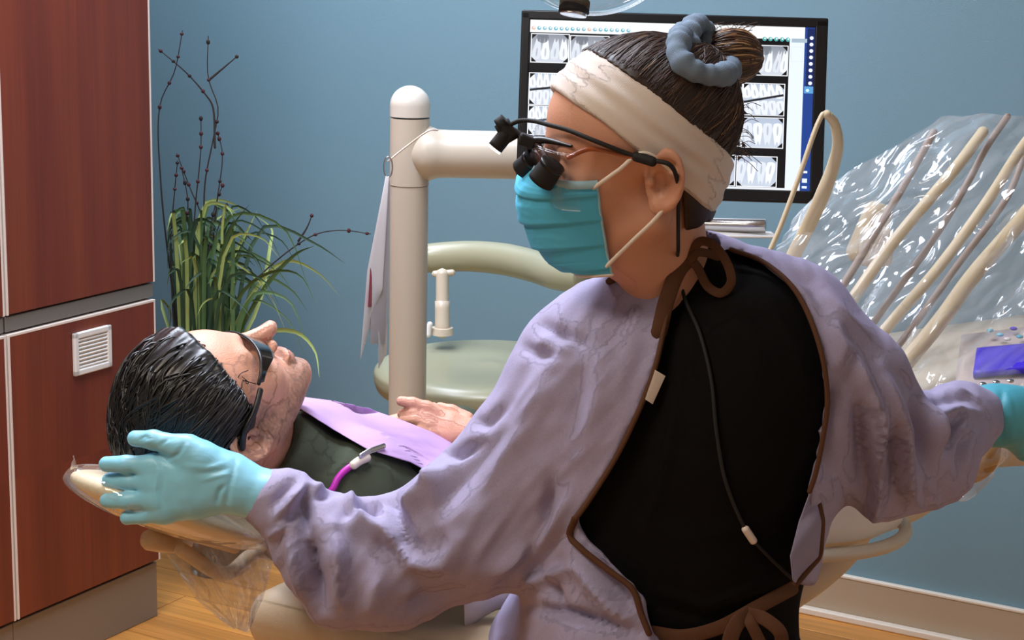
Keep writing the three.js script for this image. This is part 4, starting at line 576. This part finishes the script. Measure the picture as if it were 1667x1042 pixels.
  const rl = []; { const c = at(441, 811, dl), a1 = camdir(.38, .92, 0), a2 = CZ.clone(); for (let i = 0; i < 24; i++) { const a = i / 24 * 6.283; rl.push(c.clone().addScaledVector(a1, Math.cos(a) * .0335).addScaledVector(a2, Math.sin(a) * .0335)); } }
  // right glove, closing on the handle beyond the picture's edge
  const dr = 2.12, f2 = [fi([1690, 700, dr + .02, .011], [1712, 715, dr + .05, .0095], [1700, 735, dr + .075, .0085]), fi([1686, 680, dr + .02, .011], [1716, 690, dr + .05, .0095], [1704, 712, dr + .078, .0085]), fi([1684, 660, dr + .02, .011], [1714, 664, dr + .05, .0095], [1706, 688, dr + .08, .0085]), fi([1682, 643, dr + .02, .0105], [1706, 645, dr + .045, .009], [1702, 668, dr + .07, .008]), fi([1650, 715, dr + .01, .0135], [1668, 735, dr + .035, .011], [1688, 738, dr + .06, .009])];
  const p2 = [fi([1632, 678, dr, .029], [1660, 684, dr, .024], [1690, 698, dr + .018, .014]), fi([1632, 676, dr, .028], [1684, 672, dr + .015, .015]), fi([1632, 672, dr, .028], [1682, 648, dr + .015, .014])];
  const c2 = [fi([1588, 677, dr, .0335], [1610, 677, dr, .0345], [1640, 678, dr, .0325])];
  const cp2 = at(1586, 676, dr), cn2 = camdir(-.98, .1, .1).normalize(), r0 = hand(f2, p2, c2), rf = (x, y, z) => smax(r0(x, y, z), (x - cp2.x) * cn2.x + (y - cp2.y) * cn2.y + (z - cp2.z) * cn2.z, .002);
  const g2 = nets(rf, ...bounds([at(1575, 676, dr), at(1725, 740, dr + .08), at(1710, 630, dr)], .05), .0028); sculpt(g2, [[[[1632, 630], [1626, 680], [1634, 728]], 5, -3], [[[1640, 640], [1650, 690], [1646, 720]], 4, 2]], q => .0005 * noise(q.x * 80, q.y * 80, q.z * 80)); wpart('glove', g2, M.gloveTeal, clin);
}
// ---------------------------------------------------------------- loupes with headlight
{
  const t = thing('loupes', 'clear magnifying loupes with black barrels and a small lit headlamp, worn over the teal mask', 'loupes', at(900, 250, 1.87));
  const headWd = (x, y, z) => { const v = V(x, y, z).applyMatrix4(HWi); return headSDF(v.x, v.y, v.z); }; const P = a => a.map(([x, y, d]) => at(x, y, d)), amber = MP({ color: 0x9a4a1c, roughness: .3, clearcoat: .6 });
  const lensF = s => (u, v) => { const a = mix(.06, 1.32, u), y = mix(.036, -.012, v) + .004 * Math.sin(u * 3.1) * (1 - 2 * v); return gW(.04 + .079 * Math.pow(Math.cos(a), .6), y + (.006 - .016 * u) * v, s * (.006 + .074 * Math.sin(a))); };
  for (const s of [-1, 1]) { const l = wpart('lens', sheet(lensF(s), 20, 10, .0018), M.lens, t); wpart('lens_rim', merge([tube(Array.from({ length: 14 }, (_, i) => lensF(s)(i / 13, 0)), .0014, { n: 40, k: 6 }), tube(Array.from({ length: 14 }, (_, i) => lensF(s)(i / 13, 1)), .0008, { n: 40, k: 6 })]), M.lens, l); }
  wpart('temple', tube([lensF(-1)(.93, .05), rayHit(headWd, 960, 243, 1.5, .005), rayHit(headWd, 1020, 254, 1.5, .006), rayHit(headWd, 1062, 264, 1.5, .008)], .0024, { n: 50, k: 8 }), amber, t);
  wpart('temple', tube([lensF(1)(.93, .05), gW(.03, .03, .079), gW(-.02, .03, .081), gW(-.035, .015, .08)], .0024, { n: 40, k: 8 }), amber, t);
  wpart('nose_bridge', tube([gW(.118, .03, -.016), gW(.124, .027, 0), gW(.118, .03, .016)], .003, { n: 16, k: 8 }), M.black, t);
  wpart('mount_bar', tube(P([[852, 226, 1.89], [866, 229, 1.885], [885, 228, 1.875], [930, 238, 1.85]]), s => mix(.005, .0016, s), { n: 30, k: 10 }), M.black, t);
  wpart('mount_block', (() => { const p = at(858, 229, 1.888); return mv(rbox(.018, .012, .02, .003).rotateZ(-.3), p.x, p.y, p.z); })(), M.blackMatte, t);
  wpart('hinge_arm', tube(P([[872, 232, 1.885], [884, 250, 1.872], [893, 268, 1.862]]), .0042, { n: 16, k: 8 }), MS({ color: 0x3a2a2a, roughness: .35 }), t);
  const barrel = (a, b, r) => { const g = wpart('barrel', tube([at(...a), at(...b)], s => r * (1 + .12 * s), { n: 6, k: 20, sharp: 1 }), M.blackMatte, t); const e = at(...b), dir = at(...b).sub(at(...a)).normalize(); wpart('barrel_glass', tube([e.clone().addScaledVector(dir, -.001), e.clone().addScaledVector(dir, .0008)], r * .95, { n: 2, k: 20, sharp: 1 }), M.lens, g); wpart('barrel_ring', tube([at(...a), at(...a).addScaledVector(dir, .005)], r * 1.08, { n: 2, k: 20, sharp: 1 }), M.black, g); };
  barrel([901, 266, 1.852], [880, 296, 1.862], .0125); barrel([868, 258, 1.902], [850, 276, 1.915], .0105);
  // headlamp
  wpart('lamp_bracket', tube(P([[853, 227, 1.89], [842, 216, 1.892], [832, 210, 1.893]]), .0032, { n: 12, k: 8 }), M.blackMatte, t);
  const h = wpart('headlamp', merge([tube(P([[816, 199, 1.892], [834, 230, 1.894]]), .0085, { n: 4, k: 16, sharp: 1 }), tube(P([[824, 196, 1.89], [812, 206, 1.892]]), .008, { n: 3, k: 12, sharp: 1 }), tube(P([[826, 216, 1.892], [806, 241, 1.895]]), s => .0082, { n: 4, k: 18, sharp: 1 })]), M.blackMatte, t);
  const e0 = at(807, 240, 1.895), e1 = at(804, 244, 1.8955); wpart('headlamp_bulb', tube([e0, e1], .0074, { n: 2, k: 18, sharp: 1 }), MS({ color: 0xffffff, emissive: 0xfff6e6, emissiveIntensity: 4 }), h);
  const sl = new THREE.SpotLight(0xfff6e6, .12, 2, .5, .6, 2); const sp = at(802, 247, 1.896); sl.position.copy(t.worldToLocal(sp.clone())); const tgt = at(500, 640, 2.2); sl.target.position.copy(t.worldToLocal(tgt.clone())); sl.castShadow = true; t.add(sl); t.add(sl.target); sl.target.name = 'headlamp_aim';
  const ct = (x, y, o = .004) => rayHit(torso, x, y, 1.5, o);
  wpart('cable', tube([...P([[830, 203, 1.89], [845, 197, 1.885], [868, 197, 1.87], [892, 203, 1.855]]), ...[[925, 212], [955, 224], [985, 236], [1030, 253], [1062, 261]].map(([x, y]) => rayHit(headWd, x, y, 1.5, .0075)), ...P([[1090, 268, 1.815], [1104, 300, 1.835], [1104, 350, 1.86], [1104, 400, 1.87]]), rayHit(gownSolid, 1104, 425, 1.5, .006), ct(1113, 480), ct(1140, 545), ct(1158, 620), ct(1166, 700), ct(1180, 780), ct(1205, 845), ct(1222, 874), ct(1250, 905), ct(1292, 945, .012)], s => s < .3 ? .0024 : .002, { n: 260, k: 8 }), M.blackMatte, t);
  wpart('cable_connector', tube([ct(1214, 862, .005), ct(1226, 880, .005)], .0042, { n: 4, k: 10 }), M.edge, t);
  wpart('cable_clip', tube([rayHit(headWd, 1036, 255, 1.5, .007), rayHit(headWd, 1062, 263, 1.5, .008)], .0052, { n: 4, k: 10 }), M.blackMatte, t);
}
// ================================================================ the patient
const pat = thing('person', 'reclined patient with slicked black hair, dark green shirt and dark glasses', 'person', at(760, 900, 2.7).setY(0));
const pTorso = (() => { const c = [chain([PJ(478, 745, 2.56, .05), PJ(512, 775, 2.45, .075), PJ(570, 822, 2.32, .08)], .03), chain([PJ(540, 795, 2.45, .072), PJ(620, 805, 2.55, .09), PJ(750, 825, 2.75, .1), PJ(850, 830, 2.95, .11)], .05), chain([PJ(570, 822, 2.32, .07), PJ(700, 870, 2.38, .05), PJ(760, 810, 2.55, .042), PJ(752, 700, 2.66, .034)], .03), chain([PJ(500, 845, 2.34, .05), PJ(470, 872, 2.33, .035)], .03), chain([PJ(485, 735, 2.56, .055), PJ(600, 760, 2.8, .045), PJ(720, 700, 2.72, .034)], .03)]; return (x, y, z) => { let d = c[0](x, y, z); for (let i = 1; i < c.length; i++) d = smin(d, c[i](x, y, z), .05); return d; }; })();
const pSurf = (x, y, z) => smin(pTorso(x, y, z), cap(x, y, z, gP(-.02, -.1, 0), at(498, 742, 2.42), .061, .066), .02);
{
  const nB = lP(at(498, 742, 2.42)), f = (x, y, z) => smin(headSDF(x - (y < -.03 ? (-.03 - y) * .12 : 0), y < 0 ? y * 1.4 : y, z, { nose: 1.25 }), cap(x, y, z, V(-.012, -.03, 0), nB, .05, .058), .03);
  const g = nets(f, [-.12, -.26, -.16], [.16, .16, .14], .0032);
  const bx = y => .02 + .45 * y + (y > 0 ? 2.5 * y * y : 0);
  tint(g, (x, y0, z) => { const y = y0 < 0 ? y0 * 1.4 : y0; const az = Math.abs(z); let b = sstep(-.03, -.062, y + (x - .06) * .25) * sstep(-.02, .012, x) * sstep(.11, .085, -y + .0) * .75; b = Math.max(b, sstep(.03, .012, Math.abs(x - .016)) * sstep(.02, -.01, y) * sstep(.05, .062, az) * sstep(-.08, -.05, y) * .8); b *= .72 + .5 * noise(x * 240, y * 240, z * 240); const lip = sstep(.012, .004, Math.abs(y + .061)) * sstep(.1, .106, x) * .6; b = clamp(b * (1 - lip)); const n = 1 + .1 * noise(x * 35, y * 35, z * 35); const s = [.68 * n, .35 * n, .24 * n]; return [mix(mix(s[0], .55, lip), .045, b), mix(mix(s[1], .19, lip), .032, b), mix(mix(s[2], .16, lip), .026, b)]; });
  g.applyMatrix4(HP);
  // hands folded on the belly, of the same skin
  const fi = (...a) => chain(a.map(([x, y, d, r]) => PJ(x, y, d, r)), .004), hd = 2.56;
  const fs = [fi([735, 684, hd, .0105], [695, 664, hd, .0095], [672, 657, hd, .0085], [653, 653, hd, .007]), fi([732, 694, hd - .005, .0105], [696, 680, hd - .005, .0095], [674, 672, hd - .002, .0085], [655, 674, hd + .006, .0075]), fi([730, 703, hd - .008, .0105], [700, 692, hd - .01, .0095], [676, 684, hd - .008, .0085], [658, 684, hd, .0075]), fi([735, 712, hd - .012, .0095], [706, 704, hd - .014, .0085], [684, 697, hd - .012, .0075]), fi([760, 682, hd + .02, .0105], [735, 670, hd + .025, .0095], [716, 664, hd + .028, .008])];
  const pm = [fi([780, 715, hd, .021], [735, 686, hd, .0125]), fi([780, 718, hd, .021], [732, 696, hd - .004, .0125]), fi([780, 722, hd, .021], [732, 705, hd - .008, .0125]), fi([785, 726, hd, .02], [738, 714, hd - .01, .0115])];
  const fs2 = [fi([640, 690, hd + .045, .011], [676, 672, hd + .05, .0095], [706, 664, hd + .05, .008]), fi([635, 700, hd + .045, .011], [690, 690, hd + .04, .009], [720, 690, hd + .04, .008])], pm2 = [fi([600, 730, hd + .05, .022], [640, 694, hd + .045, .015])];
  const hf = (x, y, z) => { let d = 1e3, e = 1e3; for (const c of pm) d = smin(d, c(x, y, z), .014); for (const c of fs) e = Math.min(e, c(x, y, z)); d = smin(d, e, .008); let d2 = pm2[0](x, y, z); for (const c of fs2) d2 = smin(d2, c(x, y, z), .006); return Math.min(d, d2); };
  const hg = nets(hf, ...bounds([at(645, 650, hd), at(790, 730, hd), at(600, 735, hd + .05)], .04), .0024); tint(hg, (x, y, z) => { const n = 1 + .12 * noise(x * 60, y * 60, z * 60); return [.74 * n, .37 * n, .26 * n]; });
  uvBox(g); uvBox(hg); const all = mergeGeometries([g.toNonIndexed(), hg.toNonIndexed()]); const bodyG = mergeVertices(all);
  wpart('body', bodyG, MP({ color: 0xffffff, vertexColors: true, roughness: .48, bumpMap: skinBump, bumpScale: .0005, sheen: .12, sheenColor: new THREE.Color(0xffb090), side: THREE.DoubleSide }), pat);
  // hair combed straight back
  const th = (x, y) => mix(.008, .021, sstep(.0, .11, y)) * mix(1, .72, sstep(.02, .085, x));
  const comb = (x, y, z) => { const th2 = Math.atan2(z, y + .03 + x * .35); return .0026 * noise(th2 * 17 + 1.2 * noise(x * 14, y * 14, 0), x * 5, 1) + .0015 * noise(th2 * 44, x * 8, 4); };
  const hairF = (x, y, z) => smax(cranium(x, y, z) - th(x, y) - comb(x, y, z), Math.max(x - bx(y) - .006 * noise(y * 40, z * 60, 3), -(y + .045 + (x < -.03 ? .02 : 0)) + (x > -.03 && Math.abs(z) > .05 ? .045 * sstep(.03, .0, y) : 0)), .012);
  const hg2 = nets(hairF, [-.15, -.1, -.13], [.13, .19, .13], .0026); hg2.applyMatrix4(HP); wpart('hair', uvBox(hg2), M.hairP, pat);
  const q = rng(44), S = [[], []];
  for (let i = 0; i < 700; i++) {
    const th2 = -1.5 + 3.5 * q(), x0 = mix(.09, -.05, q() * q()), len = .07 + q() * .09, pts = [], lift = q() * .002, fan = (q() - .5) * .05; let ok = true;
    for (let k = 0; k <= 11; k++) { const x = x0 - len * k / 11, dn = x < -.06 ? (-.06 - x) : 0, rho = Math.sqrt(Math.max(.02, 1 - Math.pow(x / .13, 2))) * .1, a = th2 + fan * k / 11, p = V(x, -.0 - x * .35 + Math.cos(a) * rho - dn * .9, Math.sin(a) * rho); snap(hairF, p, .0002 + lift * Math.sin(k / 11 * 3.1), 4); if (k === 0 && p.x > bx(p.y) + .002) ok = false; pts.push(p); }
    if (!ok || pts.some(p => p.y < -.04 || (p.y < .012 && Math.abs(p.z) > .05 && p.x > -.035))) continue;
    for (const p of pts) p.applyMatrix4(HP);
    const rr = .0007 + q() * .0012; S[q() < .6 ? 0 : 1].push(tube(pts, t => rr * (1 - .5 * t), { n: 20, k: 5 }));
  }
  for (let i = 0; i < 9; i++) { const z0 = .02 + q() * .05, p0 = snap(hairF, V(bx(.06) - .002, .075 - z0 * .6, z0), 0), a = q() * 6.3, pts = []; for (let k = 0; k <= 6; k++) pts.push(p0.clone().add(V(.003 * k + .005 * Math.sin(a + k * .9), -.0035 * k * q(), .004 * Math.cos(a + k))).applyMatrix4(HP)); S[0].push(tube(pts, .0006, { n: 14, k: 4 })); }
  for (let i = 0; i < 60; i++) { const p0 = snap(hairF, V(-.11 - q() * .02, .06 + (q() - .5) * .1, (q() - .3) * .1), 0); const n = grad(hairF, p0); const b = p0.clone().addScaledVector(n, .006 + q() * .012).add(V(-.004, -.012 * q(), .004)); S[1].push(tube([p0.clone().addScaledVector(n, -.004), p0.clone().lerp(b, .5).addScaledVector(n, .002), b].map(v => v.applyMatrix4(HP)), .0006, { n: 8, k: 4 })); }
  for (const k of [0, 1]) { const s = wpart('hair_strands', merge(S[k]), k ? M.hairP2 : M.hairP, pat); s.userData.kind = 'stuff'; }
  // shirt with a collar band
  const [lo, hi] = bounds([at(470, 872, 2.33), at(478, 745, 2.56), at(850, 830, 2.95), at(700, 900, 2.38), at(600, 700, 2.85)], .14);
  const neckCut = (x, y, z) => cap(x, y, z, gP(-.012, -.03, 0), at(498, 742, 2.42), .052, .056);
  const nk0 = gP(-.02, -.1, 0), nk1 = at(498, 742, 2.42); const sF = (x, y, z) => { const v = lP(V(x, y, z)); return smax(smax(smin(pTorso(x, y, z), cap(x, y, z, nk0, nk1, .061, .066), .02), v.y + .074 + v.x * .25, .004), -neckCut(x, y, z), .004); };
  const sg = nets(sF, lo, hi, .0055); sculpt(sg, [[[[558, 715], [545, 750], [525, 775]], 5, -3], [[[575, 720], [560, 755], [540, 785]], 8, 3], [[[600, 745], [630, 765], [655, 790]], 9, 3], [[[520, 690], [540, 710], [560, 715]], 8, -2]], q2 => .002 * noise(q2.x * 20, q2.y * 20, q2.z * 20)); wpart('shirt', sg, M.shirt, pat);
  const cr = []; { const a = gP(-.01, -.03, 0), b = at(496, 738, 2.42), ax = b.clone().sub(a).normalize(), u = V(0, 1, 0).addScaledVector(ax, -ax.y).normalize(), w = ax.clone().cross(u), c = a.clone().lerp(b, .52); for (let i = 0; i < 30; i++) { const q3 = i / 30 * 6.283; cr.push(c.clone().addScaledVector(u, Math.cos(q3) * .059).addScaledVector(w, Math.sin(q3) * .059).addScaledVector(ax, .012 * Math.cos(q3))); } }
  wpart('collar', tube(cr, .006, { closed: true, n: 80, k: 10 }), M.shirt, pat);
  const lg = [chain([PJ(850, 835, 2.95, .1), PJ(845, 735, 3.1, .07), PJ(1010, 830, 3.25, .05)], .03), chain([PJ(900, 850, 2.85, .09), PJ(930, 760, 3.0, .07), PJ(1050, 850, 3.15, .05)], .03)]; const lf = (x, y, z) => smin(lg[0](x, y, z), lg[1](x, y, z), .03);
  wpart('trousers', nets(lf, ...bounds([at(830, 840, 2.85), at(845, 735, 3.1), at(1050, 850, 3.25)], .12), .008), M.pants, pat);
}
{ // dark glasses
  const t = thing('safety_glasses', 'black wraparound glasses worn by the reclined patient', 'glasses', gP(.1, .01, 0));
  const fr = s => (u, v) => { const a = (u * 2 - 1) * 1.42; return gP(.034 + .073 * Math.pow(Math.max(.0, Math.cos(a)), .6) + v * .004, mix(.027 - .004 * Math.abs(Math.sin(a)), mix(.004, .017, sstep(.75, 1.35, Math.abs(a))), v), .083 * Math.sin(a)); };
  wpart('shield', sheet(fr(1), 60, 8, .0026), MP({ color: 0x08080a, roughness: .15, clearcoat: .6 }), t);
  wpart('brow_rim', tube(Array.from({ length: 30 }, (_, i) => fr(1)(i / 29, 0)), .0024, { n: 60, k: 8 }), M.black, t);
  for (const s of [-1, 1]) wpart('temple', tube([gP(.05, .018, s * .082), gP(.025, .02, s * .089), gP(-.002, .024, s * .09), gP(-.02, .018, s * .087)], .0036, { n: 30, k: 8, flat: 1.6 }), M.black, t);
}
{ // bib with clip and cord
  const t = thing('patient_bib', 'pale lilac paper bib clipped over the dark green shirt', 'bib', at(600, 700, 2.4));
  const far = [[485, 645], [540, 652], [600, 665], [660, 686], [735, 716]], near = [[488, 664], [545, 700], [598, 731], [668, 752], [740, 790]];
  const lerp2 = (A, u) => { const x = u * 4, i = Math.min(3, Math.floor(x)); return [mix(A[i][0], A[i + 1][0], x - i), mix(A[i][1], A[i + 1][1], x - i)]; };
  wpart('bib_sheet', sheet((u, v) => { const a = lerp2(far, u), b = lerp2(near, u), p = rayNear(pSurf, mix(a[0], b[0], v), mix(a[1], b[1], v), 1.9, .010); p.addScaledVector(CZ, .004 * Math.exp(-Math.pow((v - .55 - (u - .5) * .35) / .025, 2)) * Math.sin(Math.PI * clamp(u * 1.4 - .3)) + .002 * noise(u * 9, v * 7, 1)); return p; }, 60, 40, -.0008), M.bib, t);
  wpart('bib_clip', tube([[588, 743], [602, 735], [624, 727]].map(([x, y]) => rayHit(pTorso, x, y, 1.9, .014)), .0042, { n: 12, k: 10, flat: .5 }), M.chrome, t);
  wpart('clip_sleeve', tube([[576, 757], [584, 751], [597, 745]].map(([x, y]) => rayHit(pTorso, x, y, 1.9, .008)), .0056, { n: 10, k: 10 }), M.edge, t);
  wpart('cord', tube([[578, 755], [563, 765], [550, 779], [540, 798], [522, 812]].map(([x, y]) => rayHit(pTorso, x, y, 1.9, .005)), .0042, { n: 30, k: 8 }), M.magenta, t);
}
// ---------------------------------------------------------------- dental chair
{
  const t = thing('dental_chair', 'tan upholstered dental chair under the reclined patient, with a film-covered headrest', 'dental chair', at(700, 1000, 2.6).setY(0));
  const hb = (lx, ly, lz, w, h, d, r) => { const g = new RoundedBoxGeometry(w, h, d, 5, r); g.applyMatrix4(new THREE.Matrix4().makeTranslation(lx, ly, lz)); g.applyMatrix4(HP); return uvBox(g); };
  const hrF = (x, y, z) => { const v = lP(V(x, y, z)); return ell(v.x, v.y, v.z, -.115, .035, 0, .024, .126, .108) ; };
  const hc = gP(-.118, .03, 0); wpart('headrest', nets((x, y, z) => Math.max(hrF(x, y, z), -1), ...bounds([hc], .17), .005), M.chairPad, t);
  wpart('headrest_shell', hb(-.136, .0, 0, .016, .1, .1, .007), M.chairTan, t);
  wpart('headrest_stem', tube([gP(-.16, .0, 0), gP(-.175, -.06, 0), at(430, 900, 2.45), at(520, 930, 2.5)], .009, { n: 30, k: 14 }), M.chairTan, t);
  wpart('lever_knob', tube([at(246, 879, 2.24), at(262, 882, 2.25), at(285, 884, 2.28), at(300, 882, 2.32)], s => .0135 - .002 * s, { n: 20, k: 16 }), M.chairTan, t);
  // backrest, seat: padded shells along the patient's length
  const Bx = V(.49, -.02, -.87).normalize(), Sx = V(.87, 0, .49), Ux = Sx.clone().cross(Bx).normalize(); if (Ux.y < 0) Ux.negate();
  const fr = (o) => new THREE.Matrix4().makeBasis(Bx, Ux, Sx).setPosition(o);
  const pad = (nm, o, l, h, w, r, m) => { const g = new RoundedBoxGeometry(l, h, w, 6, r); uvBox(g); g.applyMatrix4(fr(o)); return wpart(nm, g, m, t); };
  pad('backrest', at(805, 955, 2.72), .66, .09, .44, .042, M.chairTan);
  pad('backrest_shell', at(820, 1005, 2.72), .5, .06, .34, .028, M.cream);
  pad('seat', at(880, 960, 3.0), .5, .12, .46, .05, M.chairTan);
  pad('armrest', at(905, 945, 2.62), .3, .05, .08, .024, M.chairTan);
  const b = at(760, 1020, 2.75); wpart('lift_arm', tube([at(640, 1010, 2.58), at(500, 1035, 2.6), at(440, 1075, 2.6), at(430, 1120, 2.62)], .024, { n: 30, k: 14 }), M.plinth, t);
  wpart('pedestal', mv(rbox(.3, b.y - .16, .26, .05, 4), b.x + .1, (b.y - .16) / 2 + .03, b.z - .05), M.cream, t); wpart('base_plate', mv(rbox(.5, .05, .7, .024, 3).rotateY(.5), b.x + .08, .0255, b.z - .05), M.cream, t);
  // cotton sheet over the arm of the chair
  wpart('arm_cover', sheet((u, v) => { const p = at(mix(755, 930, u), mix(955, 900, u) + v * 60 + 8 * Math.sin(u * 9 + v * 2) * v, 2.44 - .02 * Math.sin(v * 3) + u * .06); return p; }, 20, 14, .003), MS({ color: 0xcfc4c0, roughness: .85 }), t);
}
// ---------------------------------------------------------------- clear films
const ridge = (x, y, z) => 1 - 2 * Math.abs(noise(x, y, z));
{
  // over the headrest
  const t = thing('headrest_film', 'clear plastic film bag pulled over the headrest with its loose end hanging down', 'plastic film', gP(-.13, .03, 0));
  const q = rng(8); const hrl = (v) => ell(v.x, v.y, v.z, -.128, .035, 0, .041, .166, .146);
  const cover = nets((x, y, z) => { const e = ell(x, y, z, -.115, .035, 0, .0285, .133, .114) - .003 * ridge(x * 30, y * 12 + z * 9, z * 18); return Math.min(e, cap(x, y, z, V(-.12, .155, -.01), V(-.085, .178, .0), .008, .0015)); }, [-.2, -.18, -.2], [-.03, .25, .2], .005); cover.applyMatrix4(HP); wpart('film_cover', uvBox(cover), M.film, t);
  const tail = (off, ph) => (u, v) => { const L = [[264, 852], [272, 905], [318, 975], [372, 1020]], Q = [[452, 848], [446, 905], [428, 975], [404, 1030]], i = Math.min(2, Math.floor(v * 3)), s = v * 3 - i, a = [mix(L[i][0], L[i + 1][0], s), mix(L[i][1], L[i + 1][1], s)], b = [mix(Q[i][0], Q[i + 1][0], s), mix(Q[i][1], Q[i + 1][1], s)]; const d = 2.24 - .12 * v + off + .03 * ridge(u * 2.4 + v * 1.6 + ph, v * 1.2, ph) + .014 * ridge(u * 6 - v * 3.5, v * 1.2, ph + 4) + .006 * ridge(u * 13 - v * 7, v * 2.2, ph + 2) + .0035 * ridge(u * 15 + v * 7, v * 6, ph); return at(mix(a[0], b[0], u), mix(a[1], b[1], u) + 5 * noise(u * 6, v * 3, ph), d); };
  wpart('film_tail', sheet(tail(0, 1), 70, 70), M.film2, t); wpart('film_tail', sheet(tail(.03, 7), 60, 60), M.film2, t);
}
{
  const t = thing('unit_film', 'crumpled clear plastic sheet draped over the raised instrument arms', 'plastic film', at(1500, 450, 2.5));
  // rows from the peak down to the operator's edge; front and back layers of one bag
  const rows = [[[1300, 345], [1380, 278], [1460, 238], [1535, 190], [1600, 186], [1680, 190], [1760, 200]], [[1275, 390], [1360, 330], [1450, 300], [1540, 260], [1620, 250], [1690, 260], [1770, 270]], [[1258, 418], [1345, 420], [1440, 400], [1530, 380], [1620, 370], [1700, 370], [1780, 380]], [[1330, 470], [1390, 490], [1460, 490], [1540, 480], [1630, 470], [1700, 470], [1785, 480]], [[1385, 530], [1430, 560], [1490, 570], [1560, 570], [1640, 560], [1710, 560], [1790, 570]], [[1440, 610], [1480, 640], [1520, 650], [1570, 655], [1650, 650], [1720, 650], [1795, 650]]];
  const look = (u, v) => { const x = u * 6, y = v * 5, i = Math.min(5, Math.floor(x)), j = Math.min(4, Math.floor(y)), a = x - i, b = y - j, g = (c) => mix(mix(rows[j][i][c], rows[j][i + 1][c], a), mix(rows[j + 1][i][c], rows[j + 1][i + 1][c], a), b); return [g(0), g(1)]; };
  const layer = (d0, d1, ph, amp) => (u, v) => { const [x, y] = look(u, v), s = x * .9 + y * 1.1, w = x * .8 - y * .6; const d = mix(d0, d1, v) + amp * (.055 * ridge(s * .005 + ph, w * .0016, ph) + .028 * ridge(s * .013 + noise(w * .01, s * .01, 3), w * .004 + ph, 2) + .008 * ridge(s * .032 + ph, w * .011, 5) + .0022 * ridge(x * .05, y * .04 + ph, 8)); return at(x + 7 * noise(u * 9, v * 9, ph), y + 7 * noise(u * 8 + 5, v * 8, ph), d); };
  wpart('film_front', sheet(layer(2.62, 2.33, 1, .7), 150, 130), M.film, t);
  wpart('film_back', sheet(layer(2.8, 2.62, 9, .6), 110, 100), M.film, t);
  const hn = at(1590, 750, 2.34); wpart('film_handle', nets((x, y, z) => { const p = V(x, y, z); return cap(x, y, z, at(1562, 785, 2.36), at(1612, 735, 2.33), .022, .02) - .005 * ridge(x * 40, y * 40, z * 40); }, ...bounds([hn], .08), .004), M.film, t);
}
scene.traverse(o => { if (o.isMesh) { o.castShadow = true; o.receiveShadow = true; } });
renderer.render(scene, camera);
